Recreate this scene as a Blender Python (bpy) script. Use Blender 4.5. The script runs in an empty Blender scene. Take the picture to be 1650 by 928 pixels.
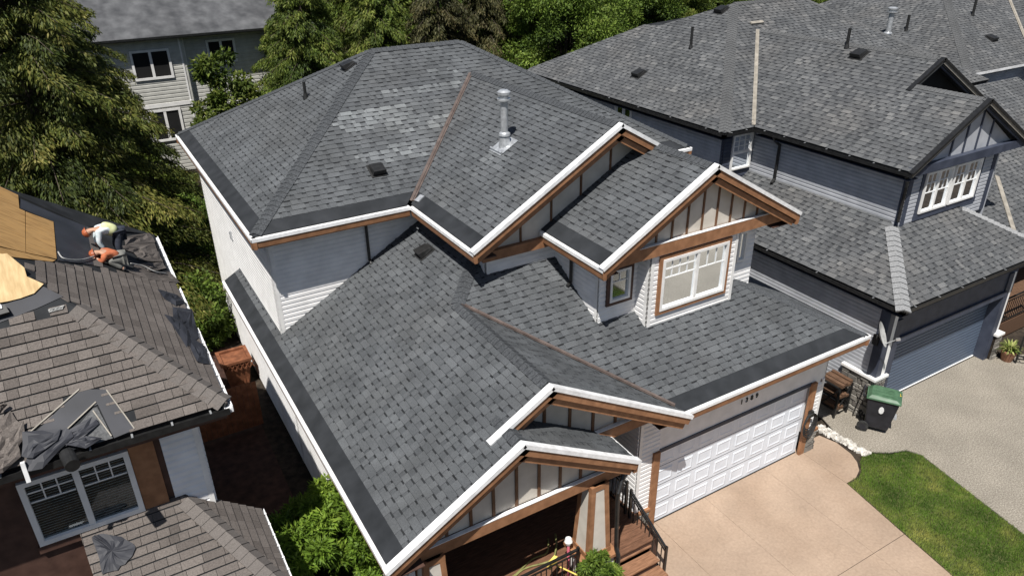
import bpy, bmesh, math, random
import numpy as np
from mathutils import Vector, Matrix, Quaternion

# ------------------------------------------------------------------ camera, sky, sun, exposure
SC = bpy.context.scene
COL = SC.collection
F_PX, YAW, PITCH, ROLL = 1203.97, math.radians(30.431), math.radians(27.072), math.radians(0.702)
CAM = Vector((-9.289, -9.543, 12.841))
cam_data = bpy.data.cameras.new('camera')
cam_data.sensor_fit = 'HORIZONTAL'
cam_data.sensor_width = 36.0
cam_data.lens = F_PX / 1650.0 * 36.0
cam_data.clip_start = 0.1
cam_data.clip_end = 1500.0
cam = bpy.data.objects.new('camera', cam_data)
COL.objects.link(cam)
_fw = Vector((math.sin(YAW) * math.cos(PITCH), math.cos(YAW) * math.cos(PITCH), -math.sin(PITCH)))
_r0 = Vector((math.cos(YAW), -math.sin(YAW), 0))
_d0 = _fw.cross(_r0)
_r = _r0 * math.cos(ROLL) + _d0 * math.sin(ROLL)
_d = -_r0 * math.sin(ROLL) + _d0 * math.cos(ROLL)
_m = Matrix((( _r.x, -_d.x, -_fw.x, CAM.x), (_r.y, -_d.y, -_fw.y, CAM.y), (_r.z, -_d.z, -_fw.z, CAM.z), (0, 0, 0, 1)))
cam.matrix_world = _m
SC.camera = cam

SUN_TRAVEL = Vector((0.37, 0.37, -1.0)).normalized()
SUN_EL = math.asin(-SUN_TRAVEL.z)
world = bpy.data.worlds.new('World')
SC.world = world
world.use_nodes = True
_nt = world.node_tree
_bg = _nt.nodes.get('Background') or _nt.nodes.new('ShaderNodeBackground')
_sky = _nt.nodes.new('ShaderNodeTexSky')
_sky.sky_type = 'NISHITA'
_sky.sun_disc = False
_sky.sun_elevation = SUN_EL
_sky.sun_rotation = math.radians(225)
_nt.links.new(_sky.outputs[0], _bg.inputs[0])
_bg.inputs[1].default_value = 0.05
sun_data = bpy.data.lights.new('sun', 'SUN')
sun_data.energy = 5.0
sun_data.angle = math.radians(0.5)
sun_data.color = (1.0, 0.965, 0.91)
sun = bpy.data.objects.new('sun', sun_data)
COL.objects.link(sun)
sun.rotation_euler = SUN_TRAVEL.to_track_quat('-Z', 'Y').to_euler()
SC.view_settings.view_transform = 'Standard'
SC.view_settings.look = 'None'
SC.view_settings.exposure = 0.36
SC.view_settings.gamma = 1.0
SC.view_settings.use_curve_mapping = False
SC.cycles.max_bounces = 8

RND = random.Random(7)
NP = np.random.default_rng(11)

# ------------------------------------------------------------------ materials
MATS = {}
def material(name, stops, rough=0.7, scale=8.0, detail=3.0, attr=None, var=0.12, bump=0.0, bscale=40.0,
             metal=0.0, spec=0.3, stretch=None, big=0.0, bigscale=0.6, translucent=0.0, tint=None, k=1.0):
    """procedural material: a ramp over an attribute or noise, times fine and broad noise, plus bump"""
    m = bpy.data.materials.new(name)
    m.use_nodes = True
    nt = m.node_tree
    N, L = nt.nodes, nt.links
    b = N['Principled BSDF']
    b.inputs['Roughness'].default_value = rough
    b.inputs['Metallic'].default_value = metal
    b.inputs['Specular IOR Level'].default_value = spec
    geo = N.new('ShaderNodeNewGeometry')
    mp = N.new('ShaderNodeMapping')
    L.new(geo.outputs['Position'], mp.inputs[0])
    if stretch: mp.inputs['Scale'].default_value = stretch
    nz = N.new('ShaderNodeTexNoise')
    nz.inputs['Scale'].default_value = scale
    nz.inputs['Detail'].default_value = detail
    L.new(mp.outputs[0], nz.inputs['Vector'])
    ramp = N.new('ShaderNodeValToRGB')
    el = ramp.color_ramp.elements
    n = len(stops)
    while len(el) < n: el.new(0.5)
    for i, c in enumerate(stops):
        el[i].position = i / max(1, n - 1) if attr else (0.3 + 0.4 * i / max(1, n - 1))
        el[i].color = (c[0] * k, c[1] * k, c[2] * k, 1)
    if attr:
        at = N.new('ShaderNodeAttribute'); at.attribute_name = attr
        L.new(at.outputs['Fac'], ramp.inputs[0])
    else:
        L.new(nz.outputs['Fac'], ramp.inputs[0])
    col = ramp.outputs[0]
    def mul(col, src, lo, hi):
        mr = N.new('ShaderNodeMapRange')
        mr.inputs['From Min'].default_value = 0.3; mr.inputs['From Max'].default_value = 0.7
        mr.inputs['To Min'].default_value = lo; mr.inputs['To Max'].default_value = hi
        L.new(src, mr.inputs[0])
        mx = N.new('ShaderNodeVectorMath'); mx.operation = 'SCALE'
        L.new(col, mx.inputs[0]); L.new(mr.outputs[0], mx.inputs['Scale'])
        return mx.outputs[0]
    if var: col = mul(col, nz.outputs['Fac'], 1 - var, 1 + var)
    if big:
        n2 = N.new('ShaderNodeTexNoise'); n2.inputs['Scale'].default_value = bigscale; n2.inputs['Detail'].default_value = 4
        L.new(geo.outputs['Position'], n2.inputs['Vector'])
        col = mul(col, n2.outputs['Fac'], 1 - big, 1 + big)
    if tint:
        n4 = N.new('ShaderNodeTexNoise'); n4.inputs['Scale'].default_value = 0.55; n4.inputs['Detail'].default_value = 6; L.new(geo.outputs['Position'], n4.inputs['Vector'])
        mr4 = N.new('ShaderNodeMapRange'); mr4.inputs['From Min'].default_value = 0.48; mr4.inputs['From Max'].default_value = 0.68; L.new(n4.outputs['Fac'], mr4.inputs[0])
        mx4 = N.new('ShaderNodeMix'); mx4.data_type = 'RGBA'; mx4.blend_type = 'MULTIPLY'; mx4.inputs['B'].default_value = (*tint, 1)
        L.new(mr4.outputs[0], mx4.inputs['Factor']); L.new(col, mx4.inputs['A']); col = mx4.outputs['Result']
    L.new(col, b.inputs['Base Color'])
    if bump:
        n3 = N.new('ShaderNodeTexNoise'); n3.inputs['Scale'].default_value = bscale; n3.inputs['Detail'].default_value = 3
        L.new(mp.outputs[0], n3.inputs['Vector'])
        bp = N.new('ShaderNodeBump'); bp.inputs['Strength'].default_value = bump; bp.inputs['Distance'].default_value = 0.02
        L.new(n3.outputs['Fac'], bp.inputs['Height']); L.new(bp.outputs[0], b.inputs['Normal'])
    if translucent:
        out = N['Material Output']
        tr = N.new('ShaderNodeBsdfTranslucent'); L.new(col, tr.inputs[0])
        ms = N.new('ShaderNodeMixShader'); ms.inputs[0].default_value = translucent
        L.new(b.outputs[0], ms.inputs[1]); L.new(tr.outputs[0], ms.inputs[2]); L.new(ms.outputs[0], out.inputs[0])
    MATS[name] = m
    return m

def glass_material(name, tint=(0.02, 0.03, 0.035), mix=0.55):
    m = bpy.data.materials.new(name); m.use_nodes = True
    nt = m.node_tree; N, L = nt.nodes, nt.links
    out = N['Material Output']; N.remove(N['Principled BSDF'])
    tr = N.new('ShaderNodeBsdfTransparent'); tr.inputs[0].default_value = (0.88, 0.92, 0.92, 1)
    gl = N.new('ShaderNodeBsdfGlossy'); gl.inputs['Roughness'].default_value = 0.03
    gl.inputs[0].default_value = (0.9, 0.95, 1, 1)
    fr = N.new('ShaderNodeFresnel'); fr.inputs[0].default_value = 1.36
    ad = N.new('ShaderNodeMath'); ad.operation = 'ADD'; ad.inputs[1].default_value = 0.02
    L.new(fr.outputs[0], ad.inputs[0])
    ms = N.new('ShaderNodeMixShader'); L.new(ad.outputs[0], ms.inputs[0])
    L.new(tr.outputs[0], ms.inputs[1]); L.new(gl.outputs[0], ms.inputs[2]); L.new(ms.outputs[0], out.inputs[0])
    MATS[name] = m

def g(v): return (v, v, v)
material('shingle_grey', [(0.032, 0.035, 0.040), (0.077, 0.083, 0.090), (0.147, 0.156, 0.165), (0.31, 0.33, 0.34)], rough=0.92, scale=55, attr='tone', var=0.22, big=0.20, bigscale=1.3, spec=0.15, k=0.68, tint=(1.0, 0.985, 0.965))
material('shingle_weathered', [(0.045, 0.048, 0.053), (0.092, 0.097, 0.104), (0.165, 0.170, 0.175), (0.31, 0.31, 0.305)], rough=0.92, scale=45, attr='tone', var=0.22, big=0.18, bigscale=1.1, spec=0.15, k=0.66, tint=(1.02, 0.985, 0.95))
material('shingle_brown', [(0.066, 0.057, 0.051), (0.122, 0.106, 0.096), (0.192, 0.168, 0.152), (0.27, 0.24, 0.22)], rough=0.92, scale=55, attr='tone', var=0.25, big=0.12, bigscale=0.9, spec=0.15, k=0.72)
material('cap_shingle', [(0.070, 0.075, 0.082), (0.105, 0.112, 0.12)], rough=0.92, scale=30, var=0.2, big=0.12, spec=0.15, k=0.7)
material('cap_weathered', [(0.115, 0.118, 0.122), (0.15, 0.153, 0.155)], rough=0.92, scale=30, var=0.2, big=0.15, spec=0.15, k=0.72)
material('cap_light', [(0.26, 0.265, 0.27), (0.34, 0.345, 0.35)], rough=0.92, scale=30, var=0.15, spec=0.15, k=0.8)
material('cap_brown', [(0.155, 0.139, 0.128), (0.175, 0.157, 0.145)], rough=0.92, scale=60, var=0.14, big=0.10, spec=0.15, k=0.78)
material('felt', [(0.026, 0.028, 0.031), (0.040, 0.043, 0.047)], rough=0.85, scale=3, var=0.2, spec=0.2, k=0.6)
material('starter_felt', [(0.024, 0.027, 0.031), (0.034, 0.037, 0.042)], rough=0.8, scale=2.5, var=0.15, spec=0.25, k=0.8)
material('underlay_sheet', [(0.030, 0.032, 0.040), (0.040, 0.042, 0.052)], rough=0.6, scale=2, var=0.2, spec=0.35, k=0.75)
material('plywood', [(0.40, 0.22, 0.075), (0.52, 0.31, 0.12), (0.46, 0.26, 0.09)], rough=0.75, scale=3, var=0.18, stretch=(1.2, 7, 1.2), big=0.1, k=0.78)
material('plywood_pale', [(0.58, 0.40, 0.19), (0.68, 0.50, 0.27)], rough=0.75, scale=3, var=0.15, stretch=(6, 1.2, 1.2), big=0.1, k=0.8)
material('white_metal', [g(0.72), g(0.82)], rough=0.5, scale=9, detail=6, var=0.07, spec=0.4, big=0.09, bigscale=1.6)
material('white_trim', [(0.74, 0.73, 0.71), (0.80, 0.79, 0.77)], rough=0.5, scale=4, var=0.05)
material('brown_trim', [(0.30, 0.145, 0.072), (0.36, 0.18, 0.092)], rough=0.6, scale=6, var=0.12, bump=0.1, k=0.85)
material('dark_brown_trim', [(0.085, 0.045, 0.034), (0.11, 0.06, 0.045)], rough=0.6, scale=6, var=0.12, k=0.8)
material('siding_cream', [(0.76, 0.75, 0.74), (0.81, 0.80, 0.79)], rough=0.6, scale=3, var=0.05, big=0.04)
material('siding_white', [(0.74, 0.74, 0.75), (0.80, 0.80, 0.81)], rough=0.55, scale=3, var=0.05)
material('panel_beige', [(0.50, 0.46, 0.40), (0.56, 0.52, 0.46)], rough=0.7, scale=3, var=0.05, k=1.05)
material('batten_brown', [(0.24, 0.12, 0.06), (0.30, 0.15, 0.08)], rough=0.6, scale=6, var=0.1, k=0.5)
material('siding_bluegrey', [(0.36, 0.372, 0.40), (0.41, 0.422, 0.45)], rough=0.6, scale=3, var=0.06, big=0.05, k=1.0)
material('navy_trim', [(0.040, 0.048, 0.072), (0.055, 0.064, 0.092)], rough=0.5, scale=3, var=0.1)
material('garage_blue', [(0.085, 0.115, 0.165), (0.105, 0.138, 0.19)], rough=0.45, scale=5, var=0.08, stretch=(0.5, 0.5, 12), k=1.1)
material('garage_white', [(0.70, 0.74, 0.80), (0.75, 0.79, 0.85)], rough=0.4, scale=3, var=0.03)
material('black_metal', [g(0.010), g(0.018)], rough=0.4, scale=10, var=0.1, spec=0.5)
material('black_plastic', [g(0.012), g(0.020)], rough=0.5, scale=10, var=0.1, spec=0.4)
material('galvanised', [(0.58, 0.60, 0.62), (0.72, 0.74, 0.76)], rough=0.38, scale=12, var=0.12, metal=0.55, spec=0.5, k=0.8)
material('valley_metal', [(0.22, 0.165, 0.145), (0.30, 0.235, 0.21)], rough=0.6, scale=5, var=0.18, metal=0.1, k=0.42)
material('valley_beige', [(0.34, 0.31, 0.26), (0.42, 0.385, 0.33)], rough=0.6, scale=5, var=0.12, k=0.75)
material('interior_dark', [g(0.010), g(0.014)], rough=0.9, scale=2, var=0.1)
material('blind', [(0.56, 0.60, 0.61), (0.62, 0.66, 0.67)], rough=0.6, scale=3, var=0.05)
material('interior_wall', [(0.20, 0.18, 0.16), (0.24, 0.22, 0.19)], rough=0.9, scale=2, var=0.1)
glass_material('glass')
material('deck_shade', [(0.17, 0.085, 0.05), (0.22, 0.11, 0.065)], rough=0.6, scale=5, var=0.2, stretch=(1.0, 9, 1), k=0.75)  # deck_wood darkened: the porch's shade is put into the plank colour
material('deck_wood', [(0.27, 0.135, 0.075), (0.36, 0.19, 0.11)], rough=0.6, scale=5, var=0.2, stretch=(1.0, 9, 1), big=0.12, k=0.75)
material('concrete_salmon', [(0.505, 0.375, 0.275), (0.535, 0.400, 0.297)], rough=0.65, scale=16, detail=9, var=0.07, big=0.10, bigscale=0.9, bump=0.35, bscale=18, spec=0.3, k=0.66, tint=(0.90, 0.88, 0.86))
material('aggregate', [(0.20, 0.175, 0.138), (0.28, 0.25, 0.205), (0.37, 0.34, 0.29)], rough=0.85, scale=30, detail=10, var=0.18, big=0.12, bigscale=0.9, bump=0.15, bscale=90, k=0.84)
material('soil', [(0.020, 0.015, 0.011), (0.040, 0.030, 0.021)], rough=0.95, scale=6, detail=8, var=0.3, big=0.3, bigscale=0.5, bump=0.6, bscale=25)
material('lawn_base', [(0.045, 0.065, 0.015), (0.085, 0.09, 0.03)], rough=0.95, scale=10, var=0.3, big=0.2)
material('grass', [(0.048, 0.110, 0.012), (0.105, 0.175, 0.022), (0.24, 0.24, 0.06)], rough=0.7, scale=1.1, detail=6, attr=None, var=0.25, big=0.14, bigscale=1.2, translucent=0.25, k=1.12)
material('stone', [(0.22, 0.205, 0.18), (0.33, 0.31, 0.275), (0.16, 0.145, 0.13)], rough=0.85, scale=4, detail=6, var=0.3, attr='tone', bump=0.4, bscale=30, k=0.75)
material('white_rock', [(0.48, 0.45, 0.40), (0.66, 0.63, 0.58)], rough=0.85, scale=9, var=0.2, bump=0.3, k=0.85)
material('asphalt', [g(0.045), g(0.06)], rough=0.9, scale=30, var=0.2, big=0.15)
# faint stamped joints in the salmon concrete
_n = MATS['concrete_salmon'].node_tree
_b = _n.nodes['Principled BSDF']; _src = _b.inputs['Base Color'].links[0].from_socket
_g = _n.nodes.new('ShaderNodeNewGeometry'); _w = _n.nodes.new('ShaderNodeTexNoise'); _w.inputs['Scale'].default_value = 2.2; _w.inputs['Detail'].default_value = 5
_n.links.new(_g.outputs['Position'], _w.inputs['Vector'])
_ad = _n.nodes.new('ShaderNodeVectorMath'); _ad.operation = 'MULTIPLY_ADD'; _ad.inputs[1].default_value = (.45, .45, 0)
_n.links.new(_w.outputs['Color'], _ad.inputs[0]); _n.links.new(_g.outputs['Position'], _ad.inputs[2])
_vo = _n.nodes.new('ShaderNodeTexVoronoi'); _vo.feature = 'DISTANCE_TO_EDGE'; _vo.inputs['Scale'].default_value = 2.3; _n.links.new(_ad.outputs[0], _vo.inputs['Vector'])
_mr = _n.nodes.new('ShaderNodeMapRange'); _mr.inputs['From Max'].default_value = 0.035; _mr.inputs['To Min'].default_value = 0.93; _mr.inputs['To Max'].default_value = 1.0
_n.links.new(_vo.outputs['Distance'], _mr.inputs[0])
_sc = _n.nodes.new('ShaderNodeVectorMath'); _sc.operation = 'SCALE'; _n.links.new(_src, _sc.inputs[0]); _n.links.new(_mr.outputs[0], _sc.inputs['Scale']); _n.links.new(_sc.outputs[0], _b.inputs['Base Color'])

# ------------------------------------------------------------------ mesh helpers
class MB:
    """collects faces; build() links them as one mesh object"""
    def __init__(self): self.v = []; self.f = []; self.t = []
    def poly(self, pts, tone=0.5):
        n = len(self.v); self.v.extend([tuple(p) for p in pts]); self.f.append(tuple(range(n, n + len(pts)))); self.t.append(tone)
    def hexa(self, p, tone=0.5):
        n = len(self.v); self.v.extend([tuple(q) for q in p])
        for q in ((0, 3, 2, 1), (4, 5, 6, 7), (0, 1, 5, 4), (1, 2, 6, 5), (2, 3, 7, 6), (3, 0, 4, 7)):
            self.f.append(tuple(n + i for i in q)); self.t.append(tone)
    def box(self, a, b, tone=0.5):
        (x0, y0, z0), (x1, y1, z1) = a, b
        self.hexa([(x0, y0, z0), (x1, y0, z0), (x1, y1, z0), (x0, y1, z0), (x0, y0, z1), (x1, y0, z1), (x1, y1, z1), (x0, y1, z1)], tone)
        return self
    def obox(self, c, ax, ay, az, tone=0.5):
        c, ax, ay, az = Vector(c), Vector(ax), Vector(ay), Vector(az)
        self.hexa([c - ax - ay - az, c + ax - ay - az, c + ax + ay - az, c - ax + ay - az,
                   c - ax - ay + az, c + ax - ay + az, c + ax + ay + az, c - ax + ay + az], tone)
        return self
    def bar(self, p, q, w, h, up=(0, 0, 1), tone=0.5):
        p, q = Vector(p), Vector(q); d = (q - p); L = d.length; d.normalize()
        s = d.cross(Vector(up)); s.normalize(); u = s.cross(d)
        return self.obox((p + q) / 2, d * L / 2, s * w / 2, u * h / 2, tone)
    def prism(self, pts, vec, tone=0.5):
        pts = [Vector(p) for p in pts]; vec = Vector(vec); n = len(self.v); k = len(pts)
        self.v.extend([tuple(p) for p in pts] + [tuple(p + vec) for p in pts])
        self.f.append(tuple(n + i for i in reversed(range(k)))); self.t.append(tone)
        self.f.append(tuple(n + k + i for i in range(k))); self.t.append(tone)
        for i in range(k):
            j = (i + 1) % k; self.f.append((n + i, n + j, n + k + j, n + k + i)); self.t.append(tone)
        return self
    def tube(self, pts, r, n=10, caps=True, tone=0.5):
        pts = [Vector(p) for p in pts]; rs = r if isinstance(r, (list, tuple)) else [r] * len(pts)
        base = len(self.v); prev = None
        for i, p in enumerate(pts):
            if i == 0: d = pts[1] - p
            elif i == len(pts) - 1: d = p - pts[i - 1]
            else: d = (pts[i + 1] - p).normalized() + (p - pts[i - 1]).normalized()
            d.normalize()
            if prev is None:
                a = d.cross(Vector((0, 0, 1)))
                if a.length < 1e-3: a = d.cross(Vector((1, 0, 0)))
            else: a = prev - d * prev.dot(d)
            a.normalize(); prev = a; b = d.cross(a)
            for k in range(n):
                t = 2 * math.pi * k / n
                self.v.append(tuple(p + (a * math.cos(t) + b * math.sin(t)) * rs[i]))
        for i in range(len(pts) - 1):
            for k in range(n):
                k2 = (k + 1) % n
                self.f.append((base + i * n + k, base + i * n + k2, base + (i + 1) * n + k2, base + (i + 1) * n + k)); self.t.append(tone)
        if caps:
            self.f.append(tuple(base + k for k in reversed(range(n)))); self.t.append(tone)
            e = base + (len(pts) - 1) * n; self.f.append(tuple(e + k for k in range(n))); self.t.append(tone)
        return self
    def mesh(self, name, mat):
        me = bpy.data.meshes.new(name)
        me.from_pydata(self.v, [], self.f)
        a = me.attributes.new('tone', 'FLOAT', 'FACE'); a.data.foreach_set('value', self.t)
        me.materials.append(MATS[mat])
        return me
    def build(self, name, mat, parent=None, smooth=False, bevel=0.0):
        me = self.mesh(name, mat)
        if smooth:
            for p in me.polygons: p.use_smooth = True
        o = bpy.data.objects.new(name, me); COL.objects.link(o)
        if bevel:
            md = o.modifiers.new('bevel', 'BEVEL'); md.width = bevel; md.segments = 2; md.limit_method = 'ANGLE'
        if parent: adopt(o, parent)
        return o

def world_of(o):
    m = o.matrix_parent_inverse @ o.matrix_basis
    return world_of(o.parent) @ m if o.parent else o.matrix_basis.copy()
def adopt(o, parent):
    """parent without moving: the child's own coordinates stay world coordinates"""
    o.parent = parent; o.matrix_parent_inverse = world_of(parent).inverted()
def tag(o, label=None, cat=None, group=None, kind=None):
    if label: o['label'] = label
    if cat: o['category'] = cat
    if group: o['group'] = group
    if kind: o['kind'] = kind
    return o
def thing(name, label, cat, loc=(0, 0, 0), group=None):
    o = bpy.data.objects.new(name, None); COL.objects.link(o); o.location = loc
    o.empty_display_size = 0.3
    return tag(o, label, cat, group)
def link_copy(src_mesh, name, parent, mw):
    o = bpy.data.objects.new(name, src_mesh); COL.objects.link(o)
    o.parent = parent; o.matrix_parent_inverse = world_of(parent).inverted(); o.matrix_basis = mw
    return o
def copy_tree(o, parent=None):
    c = o.copy(); COL.objects.link(c); c.parent = parent
    for ch in list(o.children): copy_tree(ch, c)
    return c

def px_project(p):
    k = p - CAM
    z = k.dot(_fw)
    return (F_PX * k.dot(_r) / z + 825, F_PX * k.dot(_d) / z + 464, z)

# ------------------------------------------------------------------ roofs with shingle courses
def clip_rect(poly, u0, u1, v0, v1):
    def cut(P, ax, val, keep_ge):
        out = []
        n = len(P)
        for i in range(n):
            a, b = P[i], P[(i + 1) % n]
            ia = a[ax] >= val if keep_ge else a[ax] <= val
            ib = b[ax] >= val if keep_ge else b[ax] <= val
            if ia: out.append(a)
            if ia != ib:
                t = (val - a[ax]) / (b[ax] - a[ax])
                out.append((a[0] + t * (b[0] - a[0]), a[1] + t * (b[1] - a[1])))
        return out
    for ax, val, ge in ((0, u0, True), (0, u1, False), (1, v0, True), (1, v1, False)):
        if not poly: return poly
        poly = cut(poly, ax, val, ge)
    return poly
def area2(P):
    return abs(sum(P[i][0] * P[(i + 1) % len(P)][1] - P[(i + 1) % len(P)][0] * P[i][1] for i in range(len(P)))) / 2 if len(P) > 2 else 0
def in_poly(p, P):
    c = False; n = len(P)
    for i in range(n):
        a, b = P[i], P[(i + 1) % n]
        if (a[1] > p[1]) != (b[1] > p[1]) and p[0] < (b[0] - a[0]) * (p[1] - a[1]) / (b[1] - a[1]) + a[0]: c = not c
    return c

class RoofSet:
    """all slopes of one house; shows the 300 largest shingles as objects, the rest as one stuff part"""
    def __init__(self, house, style, mat):
        self.house, self.style, self.mat = house, style, mat
        self.cand = []; self.rest = MB(); self.meshes = {}
    def slope(self, pts, starter=0.38, patches=(), holes=(), thick=0.16, edge=None, felt='felt', only=None, cover=True):
        """pts: planar 3D outline of the top surface"""
        P = [Vector(p) for p in pts]
        n = Vector((0, 0, 0))
        for i in range(len(P)): n += P[i].cross(P[(i + 1) % len(P)])
        n.normalize()
        if n.z < 0: n = -n
        V = Vector((-n.x, -n.y, 0)); V = V - n * V.dot(n); V.normalize()   # up the slope
        if V.z < 0: V = -V
        U = V.cross(n); U.normalize()
        mb = MB(); mb.prism([p - n * thick for p in P], n * thick)
        so = mb.build('roof_slope', felt, self.house)
        if not cover: return so, n, U, V
        O = P[0]
        uv = [((p - O).dot(U), (p - O).dot(V)) for p in P]
        patches = [([((q - O).dot(U), (q - O).dot(V)) for q in pp], add) for pp, add in patches]
        vmin = min(q[1] for q in uv); vmax = max(q[1] for q in uv)
        if starter:
            s = clip_rect(uv, -999, 999, vmin, vmin + starter)
            if area2(s) > 0.01:
                m2 = MB(); m2.prism([O + U * a + V * b + n * 0.001 for a, b in s], n * 0.004)
                st = m2.build('starter_strip', 'starter_felt', so)
        st = self.style; e = st['e']
        v = vmin + (starter - 0.02 if starter else 0.0); row = 0
        umin = min(q[0] for q in uv); umax = max(q[0] for q in uv)
        while v < vmax - 0.01:
            rowpoly = clip_rect(uv, -999, 999, v, v + e)
            if area2(rowpoly) > 1e-4:
                u = umin - RND.random() * 0.5; gap = False
                ra, rb = min(q[0] for q in rowpoly), max(q[0] for q in rowpoly)
                u = max(u, ra - 0.3 - RND.random() * 0.3)
                while u < rb:
                    ws = st['gaps'] if gap else st['tabs']
                    wi = RND.randrange(len(ws)); w = ws[wi]
                    if u + w > ra:
                        self.tab(so, O, U, V, n, uv, u, v, w, wi, gap, patches, holes, only)
                    u += w + st['joint']
                    if st['gaps']: gap = not gap
            v += e; row += 1
        return so, n, U, V
    def tab(self, so, O, U, V, n, uv, u, v, w, wi, gap, patches, holes, only):
        st = self.style; e = st['e']
        h = e * (st['fill'] if gap else st.get('tabh', 0.93))  # tabs stop short: bared dark felt stands in for the butt's shadow line
        j = 0.0 if gap else RND.uniform(0, 0.006)
        c = (u + w / 2, v + h / 2)
        if only and not in_poly(c, [((q - O).dot(U), (q - O).dot(V)) for q in only]): return
        for hp in holes:
            if in_poly(c, [((q - O).dot(U), (q - O).dot(V)) for q in hp]): return
        r = rect = clip_rect(uv, u, u + w, v, v + h)
        ar = area2(r)
        if ar < 1e-4: return
        tone = RND.choice(st['gap_tones'] if gap else st['tones']) + RND.uniform(-st['tj'], st['tj'])
        for pp, add in patches:
            if in_poly((c[0] + RND.uniform(-.09, .09), c[1] + RND.uniform(-.03, .03)), pp):
                tone += add * RND.uniform(0.55, 1.15)
        tone = min(1, max(0, tone))
        t0, t1 = (st['t0'] * 0.45, 0.004) if gap else (st['t0'], 0.005)
        full = ar > 0.985 * w * h
        cen = O + U * c[0] + V * c[1]
        if full and not gap:
            x, y, z = px_project(cen)
            if -10 < x < 1660 and -10 < y < 938 and z > 0:
                d = (CAM - cen); L = d.length
                score = w * h * max(0, d.dot(n) / L) / (L * L)
                self.cand.append((score, so, O + U * u + V * v, U, V, n, w, h, wi, round(tone * 16) / 16, t0, t1))
                return
        self.add(self.rest, O, U, V, n, r, v, h, t0, t1, tone)
    @staticmethod
    def add(mb, O, U, V, n, r, v, h, t0, t1, tone):
        k = len(r); b = len(mb.v)
        top = []
        for (a, q) in r:
            f = (q - v) / h; top.append(O + U * a + V * q + n * (t0 + (t1 - t0) * f))
        mb.v.extend([tuple(p) for p in top]); mb.f.append(tuple(range(b, b + k))); mb.t.append(tone)
        mb.v.extend([tuple(O + U * a + V * q + n * 0.0005) for (a, q) in r])
        for i in range(k):
            j = (i + 1) % k
            if r[i][1] > v + h * 0.99 and r[j][1] > v + h * 0.99: continue
            mb.f.append((b + i, b + k + i, b + k + j, b + j)); mb.t.append(tone * 0.8)
    def finish(self, limit=300):
        self.cand.sort(key=lambda c: -c[0])
        for i, (sc, so, P, U, V, n, w, h, wi, tone, t0, t1) in enumerate(self.cand):
            if i < limit:
                key = (wi, tone)
                if key not in self.meshes:
                    m = MB(); self.add(m, Vector((0, 0, 0)), Vector((1, 0, 0)), Vector((0, 1, 0)), Vector((0, 0, 1)),
                                       [(0, 0), (w, 0), (w, h), (0, h)], 0, h, t0, t1, tone)
                    self.meshes[key] = m.mesh('shingle', self.mat)
                mw = Matrix(((U.x, V.x, n.x, P.x), (U.y, V.y, n.y, P.y), (U.z, V.z, n.z, P.z), (0, 0, 0, 1)))
                link_copy(self.meshes[key], 'shingle', so, mw)
            else:
                self.add(self.rest, P, U, V, n, [(0, 0), (w, 0), (w, h), (0, h)], 0, h, t0, t1, tone)
        if self.rest.f:
            tag(self.rest.build('shingle_courses', self.mat, self.house), kind='stuff')

def caps(parent, p, q, n1, n2, mat, width=0.30, e=0.15, single=True, rise=0.012, step=0.018):
    """bent cap shingles up a hip or along a ridge from p to q, lying on slopes with normals n1 and n2"""
    p, q = Vector(p), Vector(q); d = (q - p); L = d.length; d.normalize()
    n1, n2 = Vector(n1), Vector(n2)
    s1 = d.cross(n1); s2 = d.cross(n2)
    mid = (n1 + n2).normalized()
    if s1.dot(n2) > 0: s1 = -s1     # s1 must run down slope 1, away from the other slope
    if s2.dot(n1) > 0: s2 = -s2
    hw = width / 2; n = int(L / e)
    m = MB()
    o0, o1 = rise + step, rise + 0.004
    def ring(t, off): return [d * t + s1 * hw + n1 * off, d * t + s1 * hw * .3 + n1 * (off + .004) , d * t + mid * (off + 0.012), d * t + s2 * hw * .3 + n2 * (off + .004), d * t + s2 * hw + n2 * off]
    a = ring(0, o0); b = ring(e * 1.12, o1); a0 = ring(0, 0.002)
    for i in range(4): m.poly([a[i], a[i + 1], b[i + 1], b[i]])
    for i in range(4): m.poly([a0[i], a0[i + 1], a[i + 1], a[i]])
    b0 = ring(e * 1.12, 0.0)
    m.poly([a0[0], a[0], b[0], b0[0]]); m.poly([a0[4], a[4], b[4], b0[4]])
    if single:
        me = m.mesh('ridge_cap', mat)
        for i in range(n):
            link_copy(me, 'ridge_cap', parent, Matrix.Translation(p + d * (i * e)))
    else:
        mm = MB()
        for i in range(n):
            off = len(mm.v); sh = p + d * (i * e)
            mm.v.extend([tuple(Vector(x) + sh) for x in m.v]); mm.f.extend([tuple(off + k for k in f) for f in m.f]); mm.t.extend(m.t)
        tag(mm.build('ridge_caps', mat, parent), kind='stuff')

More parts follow.
